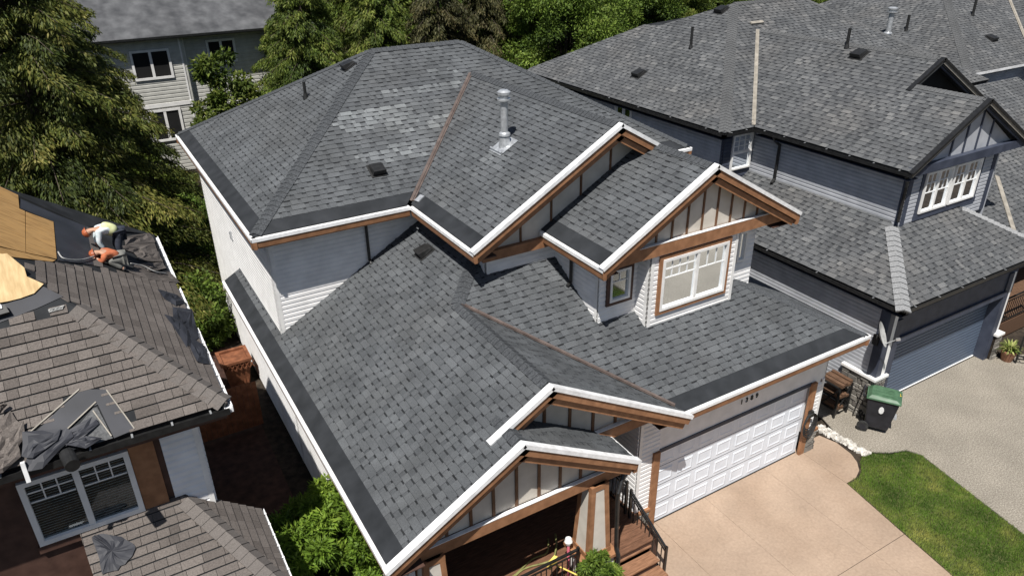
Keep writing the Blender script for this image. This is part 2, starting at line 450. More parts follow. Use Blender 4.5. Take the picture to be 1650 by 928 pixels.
def gutter(parent, p, q, out, mat='white_metal', w=0.115, h=0.105, fascia=None, fh=0.25, brackets=0):
    """eaves gutter with its outer top lip on p-q; out points away from the house. With a fascia colour: a white metal edge over a painted gutter face"""
    p, q, o = Vector(p), Vector(q), Vector(out); z = Vector((0, 0, 1)); d = (q - p).normalized()
    if fascia:
        prof = [(0, 0), (-.03, .012), (-w, .012), (-w, .0), (-.03, .0), (-.012, -.008), (-.012, -.075), (0, -.075)]
        mb = MB(); mb.prism([p + o * a + z * b for a, b in prof], q - p); gobj = mb.build('gutter', mat, parent)
        prof = [(-.016, -.02), (-w, -.02), (-w, -fh), (-.045, -fh), (-.030, -fh + .03), (-.016, -.10)]
        mb = MB(); mb.prism([p + d * .004 + o * a + z * b for a, b in prof], (q - p) - d * .008); mb.build('fascia', fascia, parent)
    else:
        prof = [(0, 0), (-.012, 0), (-.012, -.03), (-w + .012, -.03), (-w + .012, -.012), (-w, -.012), (-w, -h), (0, -h)]
        mb = MB(); mb.prism([p + o * a + z * b for a, b in prof], q - p); gobj = mb.build('gutter', mat, parent)
    for i in range(brackets):
        c = p + (q - p) * ((i + .5) / brackets)
        m = MB(); m.obox(c - o * w * .5 + z * .004, d * .013, o * (w * .55), z * .005); m.build('gutter_bracket', 'galvanised' if mat == 'black_metal' else 'white_metal', gobj)
    return gobj

def rake(parent, lo, hi, out, flash='white_metal', board='brown_trim', fw=0.14, bh=0.18, lower=True, start=0.0, end=0.0, lowmat=None):
    """gable edge from eave lo up to apex hi: metal flashing on top, two stacked barge boards on the face"""
    lo, hi, o = Vector(lo), Vector(hi), Vector(out)
    d = (hi - lo); L = d.length; d.normalize()
    n = d.cross(o); n.normalize()
    if n.z < 0: n = -n
    lo2 = lo + d * start; hi2 = hi - d * end
    L2 = (hi2 - lo2).length; c = (lo2 + hi2) / 2
    m = MB(); m.obox(c - o * (fw / 2 - .03) + n * .030, d * L2 / 2, o * fw / 2, n * .008)
    m.obox(c + o * .024 - n * .010, d * L2 / 2, o * .006, n * .032)
    f = m.build('rake_flashing', flash, parent)
    m = MB(); m.obox(c - o * .018 - n * (bh / 2 + .002), d * (L2 / 2 - .002), o * .020, n * bh / 2); m.build('rake_board', board, parent)
    if lower:
        m = MB(); m.obox(c - o * .085 - n * (bh + .022 + bh * .36), d * (L2 / 2 - .01), o * .022, n * bh * .36); m.build('rake_board', lowmat or board, parent)
    return f

def siding(parent, a, b, z0, z1, nrm, mat, e=0.115, trim='white_trim', corner=(True, True), body=0.12, name='wall'):
    """wall from a to b (xy) with lapped boards on the side nrm faces; boards are sub-parts"""
    a, b = Vector((a[0], a[1], 0)), Vector((b[0], b[1], 0)); n = Vector((nrm[0], nrm[1], 0)); d = (b - a); L = d.length; d.normalize()
    z = Vector((0, 0, 1))
    m = MB(); m.prism([a + z * z0, b + z * z0, b + z * z1, a + z * z1], -n * body)
    w = m.build(name, mat, parent)
    m = MB(); m.prism([n * .0015, n * .030, n * .030 + z * (e * .60), n * .006 + z * (e * .97), n * .0015 + z * (e * .97)], d * L)
    me = m.mesh('siding_board', mat)
    for i in range(int((z1 - z0) / e)):
        link_copy(me, 'siding_board', w, Matrix.Translation(a + z * (z0 + i * e)))
    if trim:
        for k, (p, s) in enumerate(((a, 1), (b, -1))):
            if corner[k]:
                m = MB(); m.obox(p + d * s * .04 + n * .014 + z * (z0 + z1) / 2, d * .04, n * .020, z * (z1 - z0) / 2); m.build('corner_trim', trim, w)
    return w

def window(parent, c, d, n, w, h, bars=(2, 0), casing=None, cw=0.10, blind=True, frame='white_trim', split=(), mun=(), depth=0.10, fr=0.055, dark=True):
    """framed window centred at c on a wall with normal n; split = fractions of mullions, mun = list of (x0,x1,y0,y1,nx,ny) muntin grids in fractions"""
    c, d, n = Vector(c), Vector(d), Vector(n); z = Vector((0, 0, 1))
    m = MB(); hw, hh = w / 2, h / 2
    P = lambda x, y, o: c + d * x + z * y + n * o
    for (x, y, ax, ay) in ((0, hh - fr / 2, hw, fr / 2), (0, -hh + fr / 2, hw, fr / 2), (-hw + fr / 2, 0, fr / 2, hh - fr), (hw - fr / 2, 0, fr / 2, hh - fr)):
        m.obox(P(x, y, .025), d * ax, n * .035, z * ay)
    for s in split: m.obox(P(-hw + w * s, 0, .022), d * fr * .55, n * .030, z * (hh - fr))
    fo = m.build('window', frame, parent)
    for (x0, x1, y0, y1, nx, ny) in mun:
        mm = MB()
        for i in range(1, nx): mm.obox(P(-hw + w * (x0 + (x1 - x0) * i / nx), -hh + h * (y0 + y1) / 2, .012), d * .009, n * .006, z * (h * (y1 - y0) / 2))
        for i in range(1, ny): mm.obox(P(-hw + w * (x0 + x1) / 2, -hh + h * (y0 + (y1 - y0) * i / ny), .014), d * (w * (x1 - x0) / 2), n * .006, z * .009)
        if y0 > .2: mm.obox(P(-hw + w * (x0 + x1) / 2, -hh + h * y0, .014), d * (w * (x1 - x0) / 2), n * .006, z * .009)
        if mm.f: mm.build('muntin', frame, fo)
    edges = [0.0] + sorted(split) + [1.0]
    for i in range(len(edges) - 1):
        m = MB(); x0, x1 = -hw + w * edges[i], -hw + w * edges[i + 1]
        m.obox(P((x0 + x1) / 2, 0, .0), d * ((x1 - x0) / 2 - .02), n * .003, z * (hh - .03)); m.build('pane', 'glass', fo)
    # room behind the glass
    m = MB(); m.obox(P(0, 0, -depth - .01), d * (hw + .01), n * .006, z * (hh + .01)); m.build('window_back', 'interior_dark' if dark else 'interior_wall', fo)
    if blind:
        m = MB(); k = int((h - .12) / .045)
        for i in range(k): m.obox(P(0, -hh + .07 + i * .045, -.035), d * (hw - .05), n * .016 + z * .010, z * .0015 - n * .0008)
        tag(m.build('window_blind', 'blind', fo), kind='stuff')
    if casing:
        for (x, y, ax, ay) in ((0, hh + cw / 2, hw + cw, cw / 2), (0, -hh - cw / 2, hw + cw, cw / 2), (-hw - cw / 2, 0, cw / 2, hh), (hw + cw / 2, 0, cw / 2, hh)):
            m = MB(); m.obox(P(x, y, .018), d * ax, n * .026, z * ay); m.build('window_casing', casing, fo)
    return fo

def hole_wall(parent, a, b, z0, z1, nrm, mat, holes, body=0.12, name='wall', e=0.115, boards=True):
    """sided wall with window openings: holes = (s0, s1, z0, z1) along a-b; built from bands so that openings are real"""
    a, b = Vector((a[0], a[1], 0)), Vector((b[0], b[1], 0)); n = Vector((nrm[0], nrm[1], 0)); d = (b - a); L = d.length; d.normalize(); z = Vector((0, 0, 1))
    xs = sorted({0.0, L} | {h[0] for h in holes} | {h[1] for h in holes}); zs = sorted({z0, z1} | {h[2] for h in holes} | {h[3] for h in holes})
    m = MB()
    for i in range(len(xs) - 1):
        for j in range(len(zs) - 1):
            cx_, cz = (xs[i] + xs[i + 1]) / 2, (zs[j] + zs[j + 1]) / 2
            if any(h[0] < cx_ < h[1] and h[2] < cz < h[3] for h in holes): continue
            m.prism([a + d * xs[i] + z * zs[j], a + d * xs[i + 1] + z * zs[j], a + d * xs[i + 1] + z * zs[j + 1], a + d * xs[i] + z * zs[j + 1]], -n * body)
    w = m.build(name, mat, parent)
    if boards:
        cache = {}
        for i in range(int((z1 - z0) / e)):
            zb = z0 + i * e; segs = [(0.0, L)]
            for h in holes:
                if zb + e > h[2] + .01 and zb < h[3] - .01:
                    ns = []
                    for s in segs:
                        if h[0] > s[0]: ns.append((s[0], min(s[1], h[0])))
                        if h[1] < s[1]: ns.append((max(s[0], h[1]), s[1]))
                    segs = ns
            for s0, s1 in segs:
                ln = round(s1 - s0, 3)
                if ln < .03: continue
                if ln not in cache:
                    mm = MB(); mm.prism([n * .0015, n * .030, n * .030 + z * (e * .60), n * .006 + z * (e * .97), n * .0015 + z * (e * .97)], d * ln); cache[ln] = mm.mesh('siding_board', mat)
                link_copy(cache[ln], 'siding_board', w, Matrix.Translation(a + d * s0 + z * zb))
    return w

def plain(parent, name, mat, a, b, bevel=0.0):
    m = MB(); m.box(a, b); return m.build(name, mat, parent, bevel=bevel)
def beam(parent, name, mat, p, q, w, h, up=(0, 0, 1)):
    m = MB(); m.bar(p, q, w, h, up); return m.build(name, mat, parent)

# ------------------------------------------------------------------ the cream and brown house in the middle
S = 0.569
ZG, XL, XR, YG = 3.538, -6.78, 5.972, -0.609
XG1, Y1, XP, YP = 0.102, -0.748, -1.683, -1.269
ZU, YU, YB, XRU, XLU = 6.578, 5.871, 15.625, 5.856, -6.657
XB, XBR, YB2 = -2.981, 0.702, 2.762
ZD, XDL, XDR, YD = 6.467, -1.078, 4.60, 0.93
R1X, RPX, DRX = (XL + XG1) / 2, (XL + XP) / 2, (XDL + XDR) / 2
ZR1, ZRP, ZDR = ZG + S * (XG1 - XL) / 2, ZG + S * (XP - XL) / 2, ZD + S * (XDR - XDL) / 2
ZBR = ZU + S * (XBR - XB)
HU = (YB - YU) / 2
YJ = YG + (R1X - XL)
YV = YU + (XBR - XB)

H = thing('house', 'two-storey cream and brown house with charcoal shingle roof and white garage door', 'house', (-0.4, 5.0, 0))
DASH = dict(e=0.148, tabs=[0.12, 0.17, 0.23, 0.30], gaps=[0.06, 0.10, 0.15], fill=0.76, tabh=0.955, joint=0.002, tones=[0.50, 0.54, 0.56, 0.59, 0.55, 0.62],
            gap_tones=[0.44, 0.50, 0.54, 0.57], tj=0.025, t0=0.014)
RM = RoofSet(H, DASH, 'shingle_grey')
zl = lambda x: ZG + S * (x - XL)
zf = lambda y: ZG + S * (y - YG)
def on_plane(u, v, nrm, c):
    d = _r * ((u - 825) / F_PX) + _d * ((v - 464) / F_PX) + _fw
    nrm = Vector(nrm); return CAM + d * ((c - nrm.dot(CAM)) / nrm.dot(d))
IN = 0.06   # the roof stops this far inside the gutter lip
# lower left slope
def e3(pts, fz): return [(x, y, fz(x, y)) for x, y in pts]
L1, nL1, _, _ = RM.slope(e3([(XL + IN, YP + .02), (RPX, YP + .02), (RPX, Y1 + .02), (R1X, Y1 + .02), (R1X, YJ), (-2.40, YG + (-2.40 - XL)), (-2.40, 6.49), (-6.22, 6.49), (-6.22, 10.75), (XL + IN, 10.75)], lambda x, y: zl(x)))
# right slope of the front gable, and of the porch gable
G1, nG1, _, _ = RM.slope(e3([(R1X, Y1 + .02), (XG1 - IN, Y1 + .02), (XG1 - IN, YG + IN), (R1X, YJ)], lambda x, y: ZR1 - S * (x - R1X)), starter=0)
PR, nPR, _, _ = RM.slope(e3([(RPX, YP + .02), (XP - IN, YP + .02), (XP - IN, -.2), (RPX, -.2)], lambda x, y: ZRP - S * (x - RPX)), starter=0)
# garage front slope and its right end
F1, nF1, _, _ = RM.slope(e3([(XG1 - IN, YG + IN), (XR - IN, YG + IN), (3.424, 1.63), (-.6, 1.63), (-.6, 3.29), (-2.40, 3.29), (-2.40, YG + (-2.40 - XL)), (R1X, YJ)], lambda x, y: zf(y)))
RR, nRR, _, _ = RM.slope(e3([(XR - IN, YG + IN), (XR - IN, 8.0), (3.97, 8.0), (3.97, 1.63), (3.424, 1.63)], lambda x, y: ZG + .5 * (XR - x)))
# upper hip
zul = lambda x, y: ZU + S * (x - XLU)
zuf = lambda x, y: ZU + S * (y - YU)
UL, nUL, _, _ = RM.slope(e3([(XLU + IN, YU + IN), (XLU + HU, YU + HU), (XLU + IN, YB - IN)], zul))
# paler replaced rows on the upper front slope
def uf_poly(pp): return [on_plane(u, v, (0, -S, 1), ZU - S * YU) for u, v in pp]
PATCH = [(uf_poly([(541, 186), (600, 172), (671, 163), (667, 184), (721, 188), (716, 207), (653, 214), (541, 213)]), 0.26),
         (uf_poly([(615, 148), (746, 127), (741, 140), (625, 159)]), 0.20), (uf_poly([(690, 115), (743, 110), (743, 121), (695, 123)]), 0.19),
         (uf_poly([(566, 256), (642, 230), (706, 223), (702, 247), (623, 260)]), 0.21), (uf_poly([(671, 164), (737, 160), (722, 184), (669, 184)]), 0.12),
         (uf_poly([(560, 214), (712, 207), (705, 224), (590, 240)]), 0.10)]
STAIN = [([on_plane(u, v, (-S, 0, 1), ZU - S * XB) for u, v in ((806, 236), (826, 244), (806, 268), (770, 290), (752, 276))], 0.10), ([on_plane(u, v, (-S, 0, 1), ZU - S * XB) for u, v in ((800, 238), (812, 242), (782, 262), (764, 262))], 0.14)]
UF, nUF, _, _ = RM.slope(e3([(XLU + IN, YU + IN), (XB - IN, YU + IN), (XBR, YV), (XDR - .1, YU + IN), (XRU - IN, YU + IN), (XRU - HU, YU + HU), (XLU + HU, YU + HU)], zuf), patches=PATCH)
UR, nUR, _, _ = RM.slope(e3([(XRU - IN, YU + IN), (XRU - IN, YB - IN), (XRU - HU, YU + HU)], lambda x, y: ZU + S * (XRU - x)))
UB, nUB, _, _ = RM.slope(e3([(XLU + IN, YB - IN), (XLU + HU, YU + HU), (XRU - HU, YU + HU), (XRU - IN, YB - IN)], lambda x, y: ZU + S * (YB - y)), starter=0, cover=False)
# projecting front gable of the upper floor, and the dormer in front of it
BL, nBL, _, _ = RM.slope(e3([(XB + IN, YB2 + .02), (XBR, YB2 + .02), (XBR, YV), (XB + IN, YU + IN)], lambda x, y: ZU + S * (x - XB)), patches=STAIN)
BR, nBR, _, _ = RM.slope(e3([(XBR, YB2 + .02), (DRX, YB2 + .02), (DRX, YD + .02), (XDR - IN, YD + .02), (XDR - IN, YU - .05), (XBR, YV)], lambda x, y: ZDR - S * (x - DRX)), starter=0)
DL, nDL, _, _ = RM.slope(e3([(XDL + IN, YD + .02), (DRX, YD + .02), (DRX, 3.25), (XDL + IN, 3.25)], lambda x, y: ZD + S * (x - XDL)))
RM.finish()

# hip and ridge caps
V3 = lambda x, y, z: Vector((x, y, z))
caps(L1, V3(R1X, Y1 + .16, ZR1), V3(R1X, YJ + .05, ZR1), nL1, nG1, 'cap_shingle', e=0.15)
caps(L1, V3(R1X, YJ, ZR1), V3(-2.45, YG + (-2.45 - XL), zl(-2.45)), nL1, nF1, 'cap_shingle', e=0.15)
caps(L1, V3(RPX, YP + .16, ZRP), V3(RPX, -.25, ZRP), nL1, nPR, 'cap_shingle', e=0.15)
caps(F1, V3(XR - .12, YG + .105, ZG + .06), V3(3.43, 1.625, zf(1.625)), nF1, nRR, 'cap_shingle', e=0.15, rise=.004, step=.012, width=.26)
caps(UL, V3(XLU + .12, YU + .12, ZU + .12 * S), V3(XLU + HU, YU + HU, ZU + HU * S), nUL, nUF, 'cap_shingle', e=0.15)
caps(UL, V3(XLU + .12, YB - .12, ZU + .12 * S), V3(XLU + HU, YU + HU, ZU + HU * S), nUL, nUB, 'cap_shingle', e=0.15, single=False)
caps(UF, V3(XLU + HU, YU + HU, ZU + HU * S), V3(XRU - HU, YU + HU, ZU + HU * S), nUF, nUB, 'cap_shingle', e=0.15, single=False)
caps(UF, V3(XRU - .12, YU + .12, ZU + .12 * S), V3(XRU - HU, YU + HU, ZU + HU * S), nUF, nUR, 'cap_shingle', e=0.15, single=False)
caps(BL, V3(XBR, YB2 + .16, ZBR), V3(XBR, YV, ZBR), nBL, nBR, 'cap_shingle', e=0.15)
caps(DL, V3(DRX, YD + .16, ZDR), V3(DRX, 3.2, ZDR), nDL, nBR, 'cap_shingle', e=0.15)

def valley(parent, p, q, n1, n2, mat='valley_metal', w=0.075):
    p, q = Vector(p), Vector(q); d = (q - p).normalized(); n1, n2 = Vector(n1), Vector(n2)
    s1 = d.cross(n1); s2 = d.cross(n2)
    if s1.dot(n2) < 0: s1 = -s1
    if s2.dot(n1) < 0: s2 = -s2
    # in a valley each slope rises away from the line towards where the other normal points away
    s1 = s1 if s1.z > 0 else -s1; s2 = s2 if s2.z > 0 else -s2
    m = MB(); u = Vector((0, 0, 1))
    for s, n in ((s1, n1), (s2, n2)):
        m.prism([p + n * .022, q + n * .022, q + s * w + n * .022, p + s * w + n * .022], n * .004)
    mid = (n1 + n2).normalized()
    m.bar(p + mid * .035, q + mid * .035, .016, .03, up=mid)
    return m.build('valley_flashing', mat, parent)
valley(F1, (XG1 - .2, YG + .2, ZG + .2 * S), (R1X + .05, YJ - .05, ZR1 - .03), nG1, nF1)
valley(UF, (XB + .12, YU + .12, ZU + .12 * S), (XBR - .05, YV - .05, ZBR - .03), nUF, nBL)

# gutters, fascias, rakes
WT = 'brown_trim'
gutter(H, (XL, YP - .01, ZG), (XL, 10.8, ZG), (-1, 0, 0), fascia=WT)
gutter(H, (XL, 10.8, ZG), (-6.24, 10.8, ZG + .0), (0, 1, 0), w=.03, h=.22)
gutter(H, (XG1 - .02, YG, ZG), (XR, YG, ZG), (0, -1, 0), fascia=WT)
gutter(H, (XR, YG, ZG), (XR, 8.0, ZG), (1, 0, 0), fascia=WT)
gutter(H, (XP, YP + .02, ZG), (XP, -.25, ZG), (1, 0, 0), fascia=WT)
gutter(H, (XLU, YU, ZU), (XLU, YB, ZU), (-1, 0, 0), fascia=WT)
gutter(H, (XLU, YU, ZU), (XB, YU, ZU), (0, -1, 0), fascia=WT)
gutter(H, (XB, YB2 - .01, ZU), (XB, YU, ZU), (-1, 0, 0), fascia=WT)
gutter(H, (XDR, YU, ZU), (XRU, YU, ZU), (0, -1, 0), fascia=WT)
gutter(H, (XRU, YU, ZU), (XRU, YB, ZU), (1, 0, 0), fascia=WT)
gutter(H, (XLU, YB, ZU), (XRU, YB, ZU), (0, 1, 0), fascia=WT)
gutter(H, (XDL, YD - .01, ZD), (XDL, 3.22, ZD), (-1, 0, 0), fascia=WT)
gutter(H, (XDR, YD - .01, ZD), (XDR, YU, ZD), (1, 0, 0), fascia=WT)
FR = (0, -1, 0)
rake(H, (XL, YP, ZG), (RPX, YP, ZRP), FR, end=-.02)
rake(H, (XP, YP, ZG), (RPX, YP, ZRP), FR, end=-.02)
_k = (RPX - XL) / (R1X - XL)
rake(H, (RPX - .35, Y1, zl(RPX - .35)), (R1X, Y1, ZR1), FR, end=-.02)
rake(H, (XG1, Y1, ZG), (R1X, Y1, ZR1), FR, end=-.02)
rake(H, (XB, YB2, ZU), (XBR, YB2, ZBR), FR, end=-.02)
rake(H, (DRX + .1, YB2, ZDR - S * .1), (XBR, YB2, ZBR), FR, end=-.02)
rake(H, (XDL, YD, ZD), (DRX, YD, ZDR), FR, end=-.02)
rake(H, (XDR, YD, ZD), (DRX, YD, ZDR), FR, end=-.02)

# soffits under the eaves
def soffit(a, b, mat='dark_brown_trim'): plain(H, 'soffit', mat, a, b)
soffit((XL + .14, YP + .06, ZG - .27), (-6.1, 10.7, ZG - .25))
soffit((-.5, YG + .14, ZG - .27), (XR - .14, .06, ZG - .25))
soffit((5.3, .06, ZG - .272), (XR - .14, 7.9, ZG - .252))
soffit((XLU + .14, YU + .14, ZU - .27), (XB - .01, 6.56, ZU - .25))
soffit((XLU + .14, 6.56, ZU - .272), (-6.15, YB - .14, ZU - .252))
soffit((XB + .14, YB2 + .14, ZU - .27), (-2.34, YU + .5, ZU - .25))
soffit((XDL + .14, YD + .14, ZD - .27), (-.55, 3.22, ZD - .25))
soffit((3.9, YD + .14, ZD - .27), (XDR - .14, YU, ZD - .25))

# walls
CR = 'siding_cream'
siding(H, (-6.22, 6.49), (-2.40, 6.49), 3.55, ZU - .27, (0, -1), CR)
siding(H, (-6.22, 15.1), (-6.22, 6.47), 0.0, ZU - .29, (-1, 0), CR, corner=(True, True))
siding(H, (-6.22, 6.45), (-6.22, -.70), 0.0, ZG - .28, (-1, 0), CR)
siding(H, (-2.40, 6.48), (-2.40, 3.30), 5.2, ZU - .27, (-1, 0), CR)
siding(H, (-2.40, 3.29), (-.60, 3.29), 5.4, 6.12, (0, -1), CR, corner=(True, False))
plain(H, 'wall', CR, (-.62, 3.27, 5.0), (3.9, 3.41, 6.4))
siding(H, (-.60, 3.28), (-.60, 1.63), 4.7, ZD - .27, (-1, 0), CR, e=.115, corner=(False, True))
hole_wall(H, (-.60, 1.63), (.47, 1.63), 4.5, 6.30, (0, -1), CR, [(.25, .79, 5.24, 5.98)])
window(H, (-.08, 1.60, 5.61), (1, 0, 0), (0, -1, 0), .54, .74, casing='dark_brown_trim', cw=.08, mun=[(.08, .92, .62, .95, 2, 1)])
hole_wall(H, (2.90, 1.63), (3.97, 1.63), 4.5, 6.30, (0, -1), CR, [(.50, .76, 5.26, 6.04)])
window(H, (3.53, 1.60, 5.65), (1, 0, 0), (0, -1, 0), .28, .78, casing=None, mun=[])
siding(H, (.43, 1.62), (.43, 1.23), 4.3, 6.28, (-1, 0), CR, corner=(False, True))
siding(H, (2.95, 1.23), (2.95, 1.62), 4.3, 6.28, (1, 0), CR, corner=(True, False))
hole_wall(H, (.43, 1.23), (2.95, 1.23), 4.2, 6.28, (0, -1), CR, [(.29, 2.20, 4.91, 6.15)])
for sx in (.47, 2.91): plain(H, 'corner_trim', 'white_trim', (sx - .04, 1.19, 4.3), (sx + .04, 1.226, 6.28))
window(H, (1.675, 1.20, 5.53), (1, 0, 0), (0, -1, 0), 1.91, 1.24, casing='brown_trim', cw=.085, split=(.53,), fr=.065,
       mun=[(.04, .50, .62, .96, 4, 2), (.56, .96, .62, .96, 3, 1)])
siding(H, (3.97, 1.63), (3.97, 6.0), 4.4, ZD - .27, (1, 0), CR)
plain(H, 'wall', CR, (5.27, 6.42, 3.3), (5.39, 15.1, ZU - .27)); plain(H, 'wall', CR, (3.99, 6.40, 3.3), (5.29, 6.52, ZU - .27))
plain(H, 'wall', CR, (-6.1, 15.0, 0), (5.39, 15.12, ZU - .27))
siding(H, (5.39, 0), (5.39, 15.0), 0, ZG - .27, (1, 0), CR)
# garage front
plain(H, 'wall', CR, (-.02, -.005, 2.20), (5.39, .115, ZG - .27))
siding(H, (4.98, 0), (5.39, 0), .62, 2.20, (0, -1), CR, corner=(False, True))
siding(H, (-.60, 0), (-.02, 0), .62, ZG - .27, (0, -1), CR, corner=(True, False))
siding(H, (-.60, 1.9), (-.60, 0), 0.5, ZG - .27, (-1, 0), CR, corner=(False, False))
STB = []
for x0, x1 in ((5.07, 5.42), (-.62, -.21)):
    STB.append(plain(H, 'stone_base', 'stone', (x0, -.06, 0), (x1, .10, .62))); plain(H, 'base_cap', 'brown_trim', (x0 - .03, -.10, .62), (x1 + .03, .02, .69))
for x0, x1 in ((-.20, -.02), (4.88, 5.06)): plain(H, 'garage_post', 'brown_trim', (x0, -.085, 0), (x1, -.012, 2.22))
plain(H, 'garage_header', 'navy_trim', (-.02, -.03, 2.14), (4.90, -.006, 2.235))
# sectional garage door: four rows of eight raised panels
GD = plain(H, 'garage_door', 'garage_white', (-.02, .06, 0.012), (4.90, .10, 2.19))
_pm = MB()
def raised(m, w, h, b=.055):
    m.poly([(0, 0, 0), (w, 0, 0), (w - b * .5, -.016, b * .5), (b * .5, -.016, b * .5)]); m.poly([(w, 0, 0), (w, 0, h), (w - b * .5, -.016, h - b * .5), (w - b * .5, -.016, b * .5)])
    m.poly([(w, 0, h), (0, 0, h), (b * .5, -.016, h - b * .5), (w - b * .5, -.016, h - b * .5)]); m.poly([(0, 0, h), (0, 0, 0), (b * .5, -.016, b * .5), (b * .5, -.016, h - b * .5)])
    m.poly([(b * .5, -.016, b * .5), (w - b * .5, -.016, b * .5), (w - b, -.006, b), (b, -.006, b)]); m.poly([(w - b * .5, -.016, b * .5), (w - b * .5, -.016, h - b * .5), (w - b, -.006, h - b), (w - b, -.006, b)])
    m.poly([(w - b * .5, -.016, h - b * .5), (b * .5, -.016, h - b * .5), (b, -.006, h - b), (w - b, -.006, h - b)]); m.poly([(b * .5, -.016, h - b * .5), (b * .5, -.016, b * .5), (b, -.006, b), (b, -.006, h - b)])
    m.poly([(b, -.006, b), (w - b, -.006, b), (w - b, -.006, h - b), (b, -.006, h - b)])
raised(_pm, .47, .36, .07); _me = _pm.mesh('door_panel', 'garage_white')
for r in range(4):
    for c in range(8): link_copy(_me, 'door_panel', GD, Matrix.Translation((.05 + c * .612, .0585, .10 + r * .545)))
    if r: plain(GD, 'door_joint', 'black_plastic', (-.02, .055, r * .545 + .008), (4.90, .0615, r * .545 + .014))
plain(GD, 'door_seal', 'black_plastic', (-.02, .04, 0.0), (4.90, .09, .022))

def text_mesh(txt, size, mat, parent, loc, rot, name, ext=0.008):
    cu = bpy.data.curves.new(name, 'FONT'); cu.body = txt; cu.size = size; cu.extrude = ext; cu.align_x = 'CENTER'
    o = bpy.data.objects.new(name, cu); COL.objects.link(o)
    dg = bpy.context.evaluated_depsgraph_get(); me = bpy.data.meshes.new_from_object(o.evaluated_get(dg)); bpy.data.objects.remove(o)
    me.materials.clear(); me.materials.append(MATS[mat])
    o = bpy.data.objects.new(name, me); COL.objects.link(o)
    adopt(o, parent); o.matrix_basis = Matrix.Translation(loc) @ rot
    return o
ROT_FRONT = Matrix.Rotation(math.pi / 2, 4, 'X')
for i, ch in enumerate('1389'):
    text_mesh(ch, .18, 'black_metal', H, Vector((2.43 + i * .165, -.016, 2.52)), ROT_FRONT, 'house_number')

# gable faces: panels, battens, beams
def gable_face(y, xl, xr, zb, apx, apz, slope, battens, wb=.045):
    drop = .20
    def zt(x): return apz - slope * abs(x - apx) - drop
    xl = max(xl, apx - (apz - drop - zb) / slope + .01); xr = min(xr, apx + (apz - drop - zb) / slope - .01)
    pts = [(xl, y, zb), (xr, y, zb), (xr, y, max(zb + .01, zt(xr))), (apx, y, zt(apx)), (xl, y, max(zb + .01, zt(xl)))]
    m = MB(); m.prism(pts, (0, .08, 0)); gp = m.build('gable_panel', 'panel_beige', H)
    for x in battens:
        if zt(x) - zb > .06: plain(gp, 'batten', 'batten_brown', (x - wb / 2, y - .028, zb), (x + wb / 2, y - .001, zt(x) - .02))
    return gp
gable_face(3.25, -2.45, 3.6, 6.3, XBR, ZBR, S, [-2.34, -1.55, -.76, .02, .81, 1.6])
beam(H, 'beam', 'brown_trim', (-2.55, 3.20, 6.22), (3.2, 3.20, 6.22), .16, .22)
gable_face(1.235, -.62, 4.1, 6.5, DRX, ZDR, S, [.10 + i * .42 - .42 for i in range(10)])
beam(H, 'beam', 'brown_trim', (-.86, 1.17, 6.43), (4.38, 1.17, 6.43), .10, .27)
beam(H, 'beam_flashing', 'white_metal', (-.86, 1.155, 6.572), (4.38, 1.155, 6.572), .08, .012)
gable_face(-.27, -6.2, -.02, 3.74, R1X, ZR1, S, [-4.3, -3.75, -3.2, -2.63, -2.08, -1.53, -1.0], wb=.06)
beam(H, 'beam', 'brown_trim', (-2.25, -.34, 3.62), (-.62, -.34, 3.62), .12, .24)
beam(H, 'beam_flashing', 'white_metal', (-2.28, -.345, 3.748), (-.62, -.345, 3.748), .09, .014)
plain(H, 'wall', CR, (-6.1, -.12, 3.3), (-.62, -.0, 3.60))
gable_face(-.82, -6.3, -2.1, 3.29, RPX, ZRP, S, [-5.98, -5.52, -5.05, -4.60, -4.13, -3.66, -3.2, -2.74, -2.3], wb=.055)
beam(H, 'beam', 'brown_trim', (-6.3, -.875, 3.16), (-1.85, -.875, 3.16), .09, .24)
beam(H, 'beam_flashing', 'white_metal', (-6.3, -.885, 3.288), (-1.85, -.885, 3.288), .08, .014)
beam(H, 'beam', 'dark_brown_trim', (-2.0, -.82, 3.15), (-2.0, 1.6, 3.15), .16, .22)

# roof vents, flue
def box_vent(parent, p, nrm, w=.34, name='roof_vent'):
    p, n = Vector(p), Vector(nrm); V = Vector((-n.x, -n.y, 0)); V = (V - n * V.dot(n)).normalized(); V = V if V.z > 0 else -V; U = V.cross(n)
    m = MB(); m.obox(p + n * .022, U * w * .62, V * w * .62, n * .006)
    a = [(-.5, -.5, .03), (.5, -.5, .03), (.5, .5, .03), (-.5, .5, .03), (-.46, -.5, .17), (.46, -.5, .17), (.42, .46, .10), (-.42, .46, .10)]
    m.hexa([p + U * x * w + V * y * w + n * (z + .01) for x, y, z in a]); return m.build(name, 'black_plastic', parent, bevel=.012)
def pipe_vent(parent, p, h=.45, r=.04):
    p = Vector(p); m = MB(); m.tube([p, p + Vector((0, 0, .14))], [.085, .05], 12); m.tube([p + Vector((0, 0, .10)), p + Vector((0, 0, h))], r, 10)
    return m.build('pipe_vent', 'black_plastic', parent, smooth=False)
box_vent(H, (-2.45, 10.75, ZU + S * (-2.45 - XLU)), nUL); box_vent(H, (-3.30, 6.98, ZU + S * (6.98 - YU)), nUF); box_vent(H, (-3.0, 5.14, zl(-3.0)), nL1)
pipe_vent(H, (-3.72, 10.84, ZU + S * (-3.72 + 6.657)))
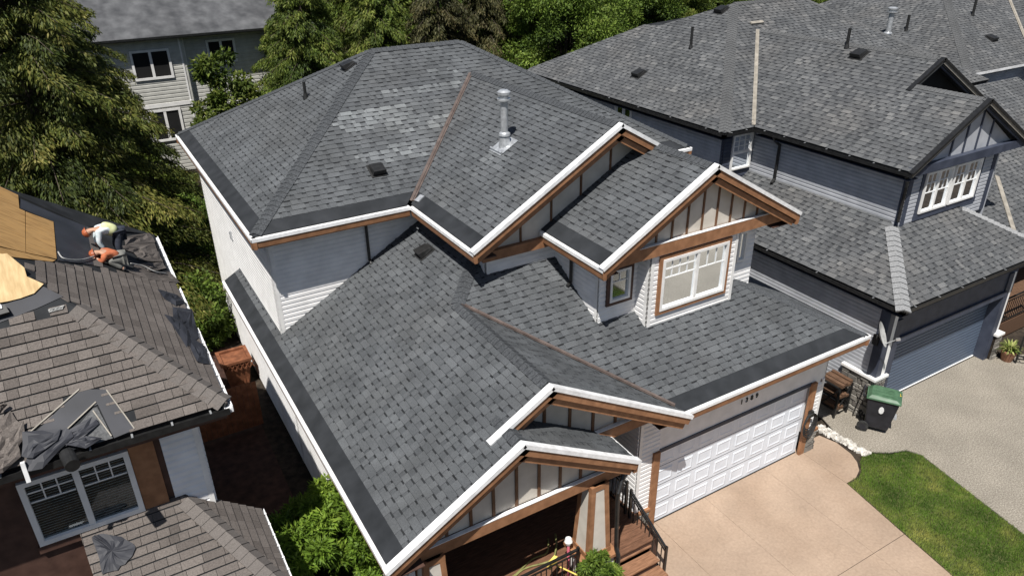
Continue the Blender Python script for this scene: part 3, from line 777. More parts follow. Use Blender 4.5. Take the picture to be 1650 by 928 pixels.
def flue(parent, p, h, r=.085, base=None, nrm=None):
    p = Vector(p); z = Vector((0, 0, 1)); prof = lambda L: ([p + z * a for a, b in L], [b for a, b in L])
    fo_m = MB(); pts, rs = prof([(-.1, r), (h, r)]); fo_m.tube(pts, rs, 18); fo = fo_m.build('flue', 'galvanised', parent, smooth=False)
    m = MB(); pts, rs = prof([(-.05, r * 1.7), (.22, r * 1.35), (.24, r * 1.05)]); m.tube(pts, rs, 18, caps=False); m.build('flashing_cone', 'galvanised', fo)
    m = MB(); pts, rs = prof([(.25, r * 1.65), (.30, r * 1.55), (.335, r * 1.05)]); m.tube(pts, rs, 18); m.build('storm_collar', 'galvanised', fo)
    m = MB(); pts, rs = prof([(h - .10, r * 1.1), (h - .06, r * 1.85), (h - .02, r * 1.85)]); m.tube(pts, rs, 18)
    pts, rs = prof([(h - .02, r * 1.2), (h + .07, r * 1.2)]); m.tube(pts, rs, 18)
    pts, rs = prof([(h + .07, r * 1.75), (h + .13, r * 1.8), (h + .17, r * 1.1)]); m.tube(pts, rs, 18); m.build('flue_cap', 'galvanised', fo)
    if nrm is not None:
        n = Vector(nrm); V = Vector((-n.x, -n.y, 0)); V = (V - n * V.dot(n)).normalized(); V = V if V.z > 0 else -V; U = V.cross(n)
        m = MB(); m.obox(p + n * .026 - V * .02, U * .26, V * .28, n * .004); m.obox(p + n * .05 - V * .24, U * .26, V * .02, n * .03); m.build('flashing_plate', 'galvanised', fo)
    return fo
flue(H, (-.75, 5.25, ZU + S * (-.75 - XB)), 1.12, nrm=nBL)
m = MB(); c = V3(XB + .26, YU - .02, ZU + S * .26)
m.obox(c + nBL * .03, V3(.09, .02, .05), V3(-.02, .07, 0), nBL * .012); m.build('flashing_patch', 'galvanised', H)

def downspout(parent, pts, mat='black_metal', w=.075):
    m = MB(); m.tube(pts, w / 2, 8); return m.build('downspout', mat, parent)
downspout(H, [(-3.92, YU + .06, ZU - .10), (-3.92, YU + .10, ZU - .2), (-3.92, 6.40, ZU - .42), (-3.92, 6.40, 5.25), (-3.92, 6.28, 5.17)])
downspout(H, [(XDL + .06, 2.55, ZD - .10), (XDL + .1, 2.55, ZD - .2), (-.68, 2.55, ZD - .5), (-.68, 2.55, 5.42), (-.80, 2.5, 5.36)])
m = MB(); m.box((-6.6, 6.6, 4.7), (-6.56, 6.9, 5.0)); 
# lean on: wall light on the left wall
m = MB(); m.box((-6.30, 11.0, 4.62), (-6.24, 11.08, 4.86)); m.build('hose_bracket', 'galvanised', H)

# porch: deck, pedestal and tapered column, stairs, railings
plain(H, 'porch_wall', 'interior_dark', (-6.1, 1.6, 0), (-.6, 1.72, 3.4))  # near-black colour stands in for the deep shade inside the porch
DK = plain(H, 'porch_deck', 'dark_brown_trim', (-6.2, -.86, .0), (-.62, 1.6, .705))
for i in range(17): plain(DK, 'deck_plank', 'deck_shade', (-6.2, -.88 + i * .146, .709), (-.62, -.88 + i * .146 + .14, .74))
def tapered(parent, cx_, cy_, z0, z1, w0, w1, name='column'):
    m = MB(); a = [(-1, -1), (1, -1), (1, 1), (-1, 1)]
    m.hexa([(cx_ + x * w0 / 2, cy_ + y * w0 / 2, z0) for x, y in a] + [(cx_ + x * w1 / 2, cy_ + y * w1 / 2, z1) for x, y in a]); return m
def column(cx_, cy_, z0=1.32, z1=3.08, w0=.52, w1=.36):
    co = tapered(None, cx_, cy_, z0, z1, w0, w1).build('column', 'panel_beige', H)
    for sx in (-1, 1):
        for sy in (-1, 1):
            m = MB(); m.bar((cx_ + sx * (w0 / 2 - .035), cy_ + sy * (w0 / 2 - .035), z0), (cx_ + sx * (w1 / 2 - .035), cy_ + sy * (w1 / 2 - .035), z1), .10, .10, up=(0, 1, 0)); m.build('column_trim', 'brown_trim', co)
    for z, w in ((z0 + .06, w0 + .035), (z1 - .06, w1 + .045)): plain(co, 'column_trim', 'brown_trim', (cx_ - w / 2, cy_ - w / 2, z - .06), (cx_ + w / 2, cy_ + w / 2, z + .06))
    plain(co, 'pedestal_cap', 'brown_trim', (cx_ - .40, cy_ - .40, 1.25), (cx_ + .40, cy_ + .40, 1.32)); 
    plain(co, 'pedestal', 'siding_cream', (cx_ - .33, cy_ - .33, 0), (cx_ + .33, cy_ + .33, 1.25))
    return co
column(-2.38, -.80); column(-5.85, -.80)
downspout(H, [(XP - .06, YP + .2, ZG - .12), (XP - .14, YP + .25, ZG - .3), (-2.05, -1.14, 2.85), (-2.05, -1.12, 2.65), (-2.03, -1.16, 1.45), (-2.03, -1.25, 1.28), (-2.03, -1.25, .9)], w=.09)
# stairs
ST = plain(H, 'stairs', 'dark_brown_trim', (-1.92, -.86, 0), (-.84, .1, .56))
for i in range(4):
    y0 = -.62 - i * .29 - .26; z = .60 - i * .16
    plain(ST, 'tread', 'deck_wood', (-1.94, y0 - .02, z - .035), (-.82, y0 + .29, z)); plain(ST, 'riser', 'dark_brown_trim', (-1.90, y0 + .26, max(0, z - .19)), (-.86, y0 + .285, z - .036))
    plain(ST, 'riser', 'dark_brown_trim', (-1.88, y0 + .02, 0), (-.88, y0 + .25, z - .036))
def railing(parent, p, q, h=.86, n=9, posts=True, name='railing', lower=.12):
    p, q = Vector(p), Vector(q); z = Vector((0, 0, 1)); m = MB(); m.bar(p + z * h, q + z * h, .05, .035)
    ro = m.build(name, 'black_metal', parent)
    for k, w in ((h - .11, .025), (lower, .03)): mm = MB(); mm.bar(p + z * k, q + z * k, w, w); mm.build('rail', 'black_metal', ro)
    for i in range(1, n): a = p.lerp(q, i / n); mm = MB(); mm.bar(a + z * lower, a + z * (h - .11), .018, .018, up=(0, 1, 0)); mm.build('baluster', 'black_metal', ro)
    if posts:
        for a in (p, q): mm = MB(); mm.bar(a + z * 0, a + z * (h + .06), .05, .05, up=(0, 1, 0)); mm.build('railing_post', 'black_metal', ro)
    return ro
railing(H, (-.80, -.10, .62), (-.80, -1.32, .02), n=9)
railing(H, (-.80, .05, .74), (-.80, .65, .74), n=5)
railing(H, (-5.5, -.93, .74), (-2.80, -.93, .74), n=22)

# ------------------------------------------------------------------ the blue-grey house on the right
N2 = thing('house', 'blue-grey two-storey house with weathered grey roof and dark blue garage door', 'house', (13.5, 7.0, 0))
WEATH = dict(e=0.148, tabs=[0.12, 0.17, 0.22, 0.30], gaps=[0.07, 0.10, 0.14], fill=0.78, tabh=0.96, joint=0.002, tones=[0.48, 0.54, 0.58, 0.62, 0.66, 0.72],
             gap_tones=[0.36, 0.42, 0.46, 0.52], tj=0.04, t0=0.014)
RN = RoofSet(N2, WEATH, 'shingle_weathered')
T = 0.55; ZN = 6.5
nl = lambda x, y: ZN + T * (x - 7.85)
nf = lambda x, y: ZN + T * (y - 6.6)
nw = lambda x, y: ZN + T * (x - 9.15)
zlo = 3.70; T2 = 0.57
A, nA, _, _ = RN.slope(e3([(7.9, 6.65), (13.25, 12.0), (11.57, 14.2), (11.5, 15.0), (8.1, 18.3), (7.9, 18.3)], nl), starter=0)
B, nB, _, _ = RN.slope(e3([(7.9, 6.65), (9.15, 6.65), (13.15, 10.6), (17.15, 6.65), (22.2, 6.65), (16.9, 12.0), (13.25, 12.0)], nf), starter=0)
RN.slope([(13.25, 12.0, 9.47), (16.9, 12.0, 9.47), (20.0, 18.3, 6.6), (8.1, 18.3, 6.63), (11.5, 15.0, 8.5), (11.57, 14.2, 8.54)], cover=False)
RN.slope(e3([(16.9, 12.0), (22.2, 6.65), (22.2, 18.3), (20.0, 18.3)], lambda x, y: ZN + T * (22.25 - x)), cover=False)
Wl, nW, _, _ = RN.slope(e3([(9.2, 1.22), (12.0, 1.22), (12.0, 3.42), (13.15, 3.42), (13.15, 10.6), (9.2, 6.65)], nw), starter=0)
Wr, nWr, _, _ = RN.slope(e3([(13.15, 3.42), (17.1, 3.42), (17.1, 6.65), (13.15, 10.6)], lambda x, y: ZN + T * (17.15 - x)), starter=0)
Gr, nGr, _, _ = RN.slope(e3([(12.0, 1.22), (14.8, 1.22), (14.8, 3.42), (12.0, 3.42)], lambda x, y: ZN + T * (14.85 - x)), starter=0)
# skirt roof round the garage
ll = lambda x, y: zlo + T2 * (x - 7.4)
lf = lambda x, y: zlo + T2 * (y + .45)
C, nC, _, _ = RN.slope(e3([(7.45, -.40), (9.6, 1.75), (9.6, 7.0), (8.3, 7.0), (8.3, 12.0), (7.45, 12.0)], ll), starter=0)
D, nD, _, _ = RN.slope(e3([(7.45, -.40), (14.45, -.40), (12.5, 1.55), (9.4, 1.55)], lf), starter=0)
Er, nE, _, _ = RN.slope(e3([(14.45, -.40), (14.45, 4.0), (12.5, 4.0), (12.5, 1.55)], lambda x, y: zlo + T2 * (14.5 - x)), starter=0)
# porch roof to the right of the wing
Pf, nP, _, _ = RN.slope(e3([(14.3, .85), (24.0, .85), (24.0, 6.5), (14.3, 6.5)], lambda x, y: 3.35 + T * (y - .85)), starter=0)
RN.finish()
caps(D, (7.42, -.43, zlo + .01), (9.5, 1.65, ll(9.5, 0)), nC, nD, 'cap_light', e=0.19, width=.36, step=.035)
caps(D, (14.45, -.40, zlo + .02), (12.52, 1.53, lf(0, 1.53)), nD, nE, 'cap_light', e=0.19, width=.3, step=.035)
caps(A, (7.95, 6.7, ZN + .05), (13.2, 11.95, nl(13.2, 0)), nA, nB, 'cap_weathered', e=0.15, width=.36)
caps(Wl, (13.15, 3.6, nw(13.15, 0)), (13.15, 10.6, nw(13.15, 0)), nW, nWr, 'cap_weathered', e=0.15, single=False)
caps(Wl, (12.0, 1.4, nw(12.0, 0)), (12.0, 3.4, nw(12.0, 0)), nW, nGr, 'cap_weathered', e=0.15)
caps(B, (22.1, 6.75, ZN + .05), (16.9, 12.0, nf(0, 12.0)), nB, (T, 0, 1), 'cap_weathered', e=0.15, single=False)
caps(B, (13.25, 12.0, nf(0, 12)), (16.9, 12.0, nf(0, 12)), nB, (0, .5, .86), 'cap_weathered', e=0.15, single=False)
valley(B, (9.22, 6.72, ZN + .05), (13.1, 10.55, nf(0, 10.55)), nB, nW, 'valley_beige', w=.075)
m = MB(); c = V3(13.35, 10.85, nf(0, 10.85)); m.obox(c + V3(0, 0, .06), V3(.32, 0, 0), V3(0, .05, .03), V3(0, -.01, .02)); m.build('valley_cap_sheet', 'valley_beige', B)
_va, _vb = on_plane(1606, 285, (0, -T, 1), 3.35 - T * .85), on_plane(1633, 372, (0, -T, 1), 3.35 - T * .85)
m = MB(); m.bar(_va + V3(0, 0, .03), _vb + V3(0, 0, .03), .16, .02, up=nP); m.build('valley_flashing', 'valley_beige', Pf)
NG = 'black_metal'
gutter(N2, (7.85, 6.6, ZN), (7.85, 18.3, ZN), (-1, 0, 0), NG, brackets=7)
gutter(N2, (7.85, 6.6, ZN), (9.15, 6.6, ZN), (0, -1, 0), NG, brackets=2)
gutter(N2, (9.15, 1.2, ZN), (9.15, 6.6, ZN), (-1, 0, 0), NG, brackets=7)
gutter(N2, (7.4, -.45, zlo), (7.4, 12.0, zlo), (-1, 0, 0), NG, brackets=7)
gutter(N2, (7.4, -.45, zlo), (14.5, -.45, zlo), (0, -1, 0), NG, brackets=7)
for a, b in (((9.15, 1.2, ZN), (12.0, 1.2, nw(12.0, 0))), ((14.85, 1.2, ZN), (12.0, 1.2, nw(12.0, 0))), ((11.75, 3.4, nw(11.75, 0)), (13.15, 3.4, nw(13.15, 0))), ((17.15, 3.4, ZN), (13.15, 3.4, nw(13.15, 0)))):
    rake(N2, a, b, FR, flash='black_metal', board='valley_beige', bh=.11, lowmat='navy_trim', end=-.02)
def navy(a, b, name='trim_board', mat='navy_trim'): return plain(N2, name, mat, a, b)
for a, b in (((9.24, 1.3, ZN - .24), (9.65, 6.6, ZN - .22)), ((7.95, 6.7, ZN - .24), (8.35, 18.2, ZN - .22)), ((7.5, -.35, zlo - .24), (7.8, 11.9, zlo - .22)), ((7.5, -.35, zlo - .242), (14.4, .1, zlo - .222))):
    navy(a, b, 'soffit')
BG = 'siding_bluegrey'
siding(N2, (9.60, 7.0), (9.60, 1.55), 4.6, ZN - .24, (-1, 0), BG, trim='navy_trim', corner=(False, True))
siding(N2, (8.30, 17.9), (8.30, 7.0), 3.9, ZN - .24, (-1, 0), BG, trim='navy_trim')
hole_wall(N2, (8.30, 7.0), (9.60, 7.0), 3.9, ZN - .24, (0, -1), 'navy_trim', [(.34, 1.22, 5.1, 6.26)])
window(N2, (9.08, 6.97, 5.68), (1, 0, 0), (0, -1, 0), .88, 1.16, casing=None, mun=[(.05, .95, .52, .95, 3, 3)], split=(), blind=False)
plain(N2, 'window_rail', 'white_trim', (8.66, 6.93, 5.62), (9.50, 6.965, 5.69))
window(N2, (8.27, 12.05, 6.02), (0, -1, 0), (-1, 0, 0), .95, .55, split=(.5,), blind=False)
hole_wall(N2, (9.60, 1.55), (13.85, 1.55), 4.5, 6.36, (0, -1), BG, [(.77, 2.02, 5.05, 6.24), (2.12, 3.40, 5.05, 6.24)])
for cx_, w in ((10.995, 1.25), (12.36, 1.28)):
    window(N2, (cx_, 1.52, 5.645), (1, 0, 0), (0, -1, 0), w, 1.19, split=(.5,), blind=False, fr=.06, mun=[(.05, .47, .48, .95, 2, 2), (.53, .95, .48, .95, 2, 2)], dark=True)
for x in (9.74, 13.72): navy((x - .09, 1.505, 4.5), (x + .09, 1.528, 6.36))
navy((10.20, 1.49, 4.86), (13.18, 1.528, 5.02)); navy((10.20, 1.49, 6.27), (13.18, 1.528, 6.40)); navy((10.22, 1.50, 5.02), (10.35, 1.528, 6.27)); navy((13.02, 1.50, 5.02), (13.15, 1.528, 6.27))
m = MB(); m.prism([(9.5, 1.45, 6.36), (14.5, 1.45, 6.36), (12.0, 1.45, nw(12, 0) - .18)], (0, .1, 0)); gp = m.build('gable_panel', 'siding_bluegrey', N2)
for x in (11.1, 11.7, 12.3, 12.9): plain(gp, 'batten', 'navy_trim', (x - .03, 1.42, 6.4), (x + .03, 1.449, nw(12, 0) - .2 - T * abs(x - 12)))
beam(N2, 'beam', 'navy_trim', (9.3, 1.36, 6.48), (14.7, 1.36, 6.48), .16, .24)
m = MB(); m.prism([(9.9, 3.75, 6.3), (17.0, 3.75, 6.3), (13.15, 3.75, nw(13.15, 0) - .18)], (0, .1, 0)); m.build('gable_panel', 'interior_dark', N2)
navy((13.85, 1.55, 3.3), (13.97, 6.9, ZN - .2), 'wall', BG); navy((13.9, 6.7, 3.3), (22.0, 6.85, ZN - .2), 'wall', BG); navy((21.9, 6.8, 0), (22.05, 18, ZN - .2), 'wall', BG)
navy((8.3, 17.8, 0), (22, 17.95, ZN - .2), 'wall', BG)
siding(N2, (7.75, 12.0), (7.75, .06), 0, zlo - .24, (-1, 0), BG, trim=None)
navy((7.712, .045, 1.3), (7.748, .30, zlo - .24)); navy((7.715, .02, 1.3), (7.93, .055, zlo - .24))
navy((7.93, .03, 1.3), (8.10, .06, zlo - .24), 'corner_trim', 'white_trim'); navy((8.10, .02, 0), (8.34, .40, 3.0)); navy((13.42, .02, 0), (13.66, .40, 3.0)); navy((13.66, .03, .9), (13.78, .08, 3.0), 'corner_trim', 'white_trim')
navy((7.75, .06, 2.28), (13.9, .35, zlo - .24), 'wall'); navy((8.3, .0, 2.26), (13.5, .056, 2.42), 'garage_header')
NGD = navy((8.30, .36, .02), (13.46, .42, 2.30), 'garage_door', 'garage_blue')
for i in range(1, 20): plain(NGD, 'door_groove', 'navy_trim', (8.32, .352, .02 + i * .112), (13.44, .3605, .02 + i * .112 + .008))
plain(NGD, 'door_seal', 'white_trim', (8.30, .33, 0.0), (13.46, .40, .022))
navy((7.75, .06, 0), (8.30, .3, 1.3), 'wall', BG); navy((13.66, .1, 0), (13.95, 2, zlo - .3), 'wall', BG)
# stone wainscot with a white cap at the left corner and a short one on the right
def stone_face(parent, p, d, n, w, h, seed, size=.20):
    rr = random.Random(seed); z0 = 0.0
    while z0 < h - .03:
        rh = min(rr.uniform(.09, .19), h - z0); s = 0.0
        while s < w - .03:
            rw = min(rr.uniform(.14, .34), w - s); o = rr.uniform(.02, .055); P_ = Vector(p) + Vector(d) * s + Vector((0, 0, z0)); D_, N_ = Vector(d), Vector(n); g_ = .007
            a = [(g_, g_, 0), (rw - g_, g_, 0), (rw - g_, rh - g_, 0), (g_, rh - g_, 0)]; q = rr.uniform(.012, .03)
            b = [(g_ + q, g_ + q * .6, o), (rw - g_ - q, g_ + q * rr.random(), o * rr.uniform(.7, 1.2)), (rw - g_ - q * rr.random(), rh - g_ - q * .6, o), (g_ + q * rr.random(), rh - g_ - q * .5, o * rr.uniform(.7, 1.2))]
            m = MB(); m.hexa([P_ + D_ * x + Vector((0, 0, y)) + N_ * k for x, y, k in a + b], rr.random()); m.build('stone', 'stone', parent); s += rw
        z0 += rh
SB = navy((7.68, .0, 0), (8.14, .06, 1.28), 'stone_base', 'soil'); m = MB(); m.box((7.68, .06, 0), (7.745, 1.0, 1.28)); m.build('stone_base', 'soil', N2)
stone_face(SB, (7.68, 1.0, 0), (0, -1, 0), (-1, 0, 0), 1.0, 1.28, 3); stone_face(SB, (7.66, .0, 0), (1, 0, 0), (0, -1, 0), .48, 1.28, 4)
navy((7.60, -.06, 1.28), (7.75, 1.02, 1.35), 'base_cap', 'white_trim'); navy((7.752, -.06, 1.281), (8.18, .05, 1.351), 'base_cap', 'white_trim')
stone_face(STB[0], (5.07, -.06, 0), (1, 0, 0), (0, -1, 0), .35, .62, 6); stone_face(STB[1], (-.62, -.06, 0), (1, 0, 0), (0, -1, 0), .41, .62, 7)
SB2 = navy((13.62, -.06, 0), (13.9, .1, .85), 'stone_base', 'soil'); stone_face(SB2, (13.6, -.06, 0), (1, 0, 0), (0, -1, 0), .3, .85, 5); navy((13.57, -.12, .85), (13.95, .1, .92), 'base_cap', 'white_trim')
downspout(N2, [(9.2, 5.85, ZN - .1), (9.3, 5.85, ZN - .25), (9.53, 5.85, ZN - .42), (9.53, 5.85, 4.98), (9.36, 5.8, 4.88)], w=.1)
downspout(N2, [(9.24, 1.42, ZN - .12), (9.42, 1.44, ZN - .32), (9.52, 1.5, ZN - .5), (9.52, 1.5, 5.0)], w=.09)
for p_, nn in (((9.17, 12.38, nl(9.17, 0)), nA), ((12.8, 12.15, nl(12.8, 0)), nA), ((12.75, 5.95, nw(12.75, 0)), nW)): box_vent(N2, p_, nn, w=.40)
pipe_vent(N2, (10.8, 11.52, nl(10.8, 0)), h=.75, r=.05); pipe_vent(N2, (12.95, 6.6, nw(12.95, 0)), h=.62, r=.05)

# ------------------------------------------------------------------ the next house beyond it
N3 = thing('house', 'grey-roofed house farthest right with a white flue pipe, behind the blue-grey house', 'house', (29, 13, 0))
R3 = RoofSet(N3, WEATH, 'shingle_weathered')
k3 = lambda x, y: 6.45 + T * (x - 23.0)
k3f = lambda x, y: 6.45 + T * (y - 7.9)
A3, nA3, _, _ = R3.slope(e3([(23.0, 7.9), (28.6, 13.5), (28.6, 15.5), (23.0, 21.0)], k3), starter=0)
B3, nB3, _, _ = R3.slope(e3([(23.0, 7.9), (27.9, 7.9), (32.5, 12.5), (33, 13.5), (28.6, 13.5)], k3f), starter=0)
C3, nC3, _, _ = R3.slope(e3([(27.9, 2.5), (33.5, 2.5), (33.5, 12.5), (32.5, 12.5), (27.9, 7.9)], lambda x, y: 6.45 + T * (x - 27.9)), starter=0)
D3, nD3, _, _ = R3.slope([(28.6, 13.5, k3(28.6, 0)), (33, 13.5, k3(28.6, 0)), (33, 21, 5.6), (23, 21, 5.6), (28.6, 15.5, k3(28.6, 0))], cover=False)
E3, nE3, _, _ = R3.slope(e3([(22.4, -.2), (29, -.2), (29, 6.0), (24.6, 2.0)], lambda x, y: 3.6 + T * (y + .2)), starter=0)
R3.finish()
caps(A3, (23.05, 7.95, 6.48), (28.6, 13.5, k3(28.6, 0)), nA3, nB3, 'cap_weathered', e=0.15, width=.36, single=False)
valley(B3, (27.95, 7.95, 6.5), (32.4, 12.4, k3f(0, 12.4)), nB3, nC3, 'valley_beige', w=.08)
gutter(N3, (22.95, 7.85, 6.45), (22.95, 21, 6.45), (-1, 0, 0), 'white_metal'); gutter(N3, (22.95, 7.85, 6.45), (27.9, 7.85, 6.45), (0, -1, 0), 'white_metal')
siding(N3, (23.4, 8.3), (28.3, 8.3), 3.4, 6.2, (0, -1), 'siding_bluegrey', trim='white_trim'); plain(N3, 'wall', 'siding_bluegrey', (23.4, 8.3, 0), (23.52, 20.6, 6.2)); plain(N3, 'wall', 'siding_bluegrey', (28.3, 3.0, 0), (28.42, 8.4, 6.2))
plain(N3, 'wall', 'siding_bluegrey', (22.8, .3, 0), (28.4, .42, 3.4)); plain(N3, 'wall', 'siding_bluegrey', (22.8, .3, 0), (22.92, 8.3, 3.6))
_p = on_plane(1429, 62, (-T, 0, 1), 6.45 - T * 23.0); flue(N3, (_p.x, _p.y, _p.z - .05), 1.25, r=.12)
for u, v, c3 in ((1460, 50, 'A'), (1567, 26, 'B')):
    _p = on_plane(u, v, (-T, 0, 1), 6.45 - T * 23.0) if c3 == 'A' else on_plane(u, v, (0, -T, 1), 6.45 - T * 7.9); pipe_vent(N3, _p, h=.7, r=.06)
box_vent(N3, on_plane(1597, 63, (0, -T, 1), 6.45 - T * 7.9), nB3, w=.40)

# ------------------------------------------------------------------ the grey house behind the trees
N4 = thing('house', 'grey two-storey house half hidden behind the trees at the back', 'house', (-3, 38, 0))
material('roof_far', [(0.060, 0.062, 0.067), (0.105, 0.107, 0.112)], rough=0.92, scale=1.6, detail=8, var=0.12, big=0.10, bigscale=0.4, spec=0.15)
material('siding_grey', [(0.46, 0.455, 0.42), (0.52, 0.515, 0.475)], rough=0.7, scale=3, var=0.06)
m = MB(); m.prism([(-14, 33.5, 7.15), (6.5, 33.5, 7.15), (6.5, 39, 10.2), (-14, 39, 10.2)], (0, 0, -.15)); m.build('roof_slope', 'roof_far', N4)
m = MB(); m.prism([(-14, 39, 10.2), (6.5, 39, 10.2), (6.5, 45, 7.15), (-14, 45, 7.15)], (0, 0, -.15)); m.build('roof_slope', 'roof_far', N4)
siding(N4, (-13.5, 34), (-3.55, 34), 0, 6.95, (0, -1), 'siding_grey', e=.2, trim='white_trim', corner=(False, True))
siding(N4, (-3.4, 34.35), (6.0, 34.35), 0, 7.0, (0, -1), 'siding_grey', e=.2, trim='white_trim'); plain(N4, 'wall', 'siding_grey', (-3.56, 34.0, 0), (-3.42, 34.35, 7.0)); plain(N4, 'wall', 'siding_grey', (-13.4, 44.2, 0), (6, 44.3, 7)); plain(N4, 'wall', 'siding_grey', (5.9, 35.3, 0), (6.0, 44, 7))
for x, zc, w, h, y in ((-5.1, 5.75, 1.9, 1.5, 33.97), (-1.5, 6.05, 1.5, 1.25, 34.32), (-5.0, 2.6, 1.6, 1.7, 33.97), (-1.2, 2.7, 1.3, 1.3, 34.32), (-8.6, 5.75, 1.6, 1.4, 33.97), (2.4, 6.0, 1.5, 1.2, 34.32)):
    window(N4, (x, y, zc), (1, 0, 0), (0, -1, 0), w, h, split=(.5,), fr=.12, blind=False, depth=-.02)
plain(N4, 'band_board', 'white_trim', (-13.5, 33.94, 3.55), (-3.5, 33.975, 3.75))
gutter(N4, (-14, 33.45, 7.14), (6.5, 33.45, 7.14), (0, -1, 0), 'black_metal')

# ------------------------------------------------------------------ the house on the left, half stripped for a new roof
N1 = thing('house', 'house with brown shingle roof half stripped to plywood, nearest on the left', 'house', (-10.5, 3.0, 0))
BRN = dict(e=0.150, tabs=[0.13, 0.17, 0.22, 0.30], gaps=[], fill=1.0, tabh=0.89, joint=0.006, tones=[0.42, 0.50, 0.55, 0.58, 0.62, 0.66], gap_tones=[0.4], tj=0.04, t0=0.020)
RL = RoofSet(N1, BRN, 'shingle_brown')
K = 0.86; ZL1 = 6.5; XE, YE = -8.35, 0.15
kr = lambda x, y: ZL1 + K * (XE - x)
kf = lambda x, y: ZL1 + K * (y - YE)
RPL = ((K, 0, 1), ZL1 + K * XE); FPL = ((0, -K, 1), ZL1 - K * YE)
onR = lambda u, v: on_plane(u, v, *RPL)
onF = lambda u, v: on_plane(u, v, *FPL)
tri = [onF(u, v) for u, v in ((128, 626), (172, 627), (220, 694), (150, 722), (95, 722), (36, 716))]
fr_only = [onF(u, v) for u, v in ((-60, 545), (0, 530), (20, 522), (28, 512), (60, 500), (62, 515), (105, 480), (116, 488), (200, 538), (290, 598), (378, 658), (360, 670), (200, 705), (0, 790), (-60, 800))]
rt_only = [onR(u, v) for u, v in ((40, 426), (55, 421), (100, 425), (150, 434), (200, 441), (216, 438), (262, 447), (292, 462), (306, 506), (322, 552), (370, 660), (280, 597), (200, 540), (112, 486), (70, 460))]
FS, nFS, _, _ = RL.slope(e3([(XE, YE + .02), (-12.4, YE + (XE + 12.4)), (-14.5, YE + (XE + 12.4)), (-14.5, YE + .02)], kf), starter=0, only=fr_only, holes=[tri])
RS, nRS, _, _ = RL.slope(e3([(XE - .02, YE), (XE - .02, 7.5), (-8.9, 6.6), (-9.55, 5.9), (-9.99, 5.78), (-10.44, 5.80), (-10.75, 5.95), (-12.4, 6.5), (-12.4, YE + (XE + 12.4))], kr), starter=0, only=rt_only)
# lower roof at the bottom of the frame
k2 = lambda x, y: 3.8 + .46 * (y + 1.24)
k2r = lambda x, y: 3.8 + .86 * (-8.14 - x)
LFP = ((0, -.46, 1), 3.8 + .46 * 1.24)
_a = on_plane(128, 862, *LFP); _b = on_plane(172, 945, *LFP)
LF, nLF, _, _ = RL.slope([(-8.14, -1.24, 3.8), (-9.25, .83, k2(0, .83)), (_a.x, .83, k2(0, .83)), (_b.x, -1.24, 3.8)], starter=0)
LR, nLR, _, _ = RL.slope([(-8.14, -1.24, 3.8), (-8.14, .9, 3.8), (-9.25, .83, k2r(-9.25, 0))], starter=0)
# back slope, unseen but closing the roof
m = MB(); m.prism([(XE, 7.5, ZL1), (-9.5, 9.5, 6.0), (-12.4, 9.5, 6.0), (-12.4, 6.5, kr(-12.4, 0)), (-10.75, 5.95, kr(-10.75, 0)), (-9.55, 5.9, kr(-9.55, 0))], (0, 0, -.12)); m.build('roof_slope', 'felt', N1)
RL.finish()
caps(FS, V3(XE - .02, YE + .06, ZL1 + .03), onR(112, 487), nFS, nRS, 'cap_brown', width=.36, e=.165, rise=.02)
caps(LF, V3(-8.15, -1.2, 3.82), V3(-9.24, .81, k2(0, .81)), nLF, nLR, 'cap_brown', width=.34, e=.165, rise=.02)

def sheet(pxs, onp, nrm, name, mat, parent, lift=.012, thick=.012):
    P_ = [onp(u, v) for u, v in pxs]; n = Vector(nrm); m = MB(); m.prism([p + n * lift for p in P_], n * thick); return m.build(name, mat, parent)
def ragged(pxs, onp, nrm, name, mat, parent, lift=.03, amp=.05, seed=1, div=4, thick=.01, rowtone=False):
    """torn sheet: the outline is filled with a jittered fan so that it buckles"""
    rr = random.Random(seed); n = Vector(nrm); P_ = [onp(u, v) for u, v in pxs]
    out = []
    for i in range(len(P_)):
        a, b = P_[i], P_[(i + 1) % len(P_)]
        for k in range(div): out.append(a.lerp(b, k / div))
    c = sum(out, Vector((0, 0, 0))) / len(out); m = MB(); rings = []
    for t in (1.0, .66, .33):
        rings.append([c.lerp(p, t * (1 + rr.uniform(-.06, .06))) + n * (lift + rr.uniform(0, amp) * (1.2 if t < 1 else .6)) for p in out])
    k = len(out); top = c + n * (lift + amp * .6)
    for r_ in range(2):
        for i in range(k): m.poly([rings[r_][i], rings[r_][(i + 1) % k], rings[r_ + 1][(i + 1) % k], rings[r_ + 1][i]], rr.uniform(.35, .65))
    for i in range(k): m.poly([rings[2][i], rings[2][(i + 1) % k], top], rr.uniform(.35, .65))
    for i in range(k): m.poly([rings[0][i], rings[0][(i + 1) % k], rings[0][(i + 1) % k] - n * thick, rings[0][i] - n * thick], .3)
    return m.build(name, mat, parent)
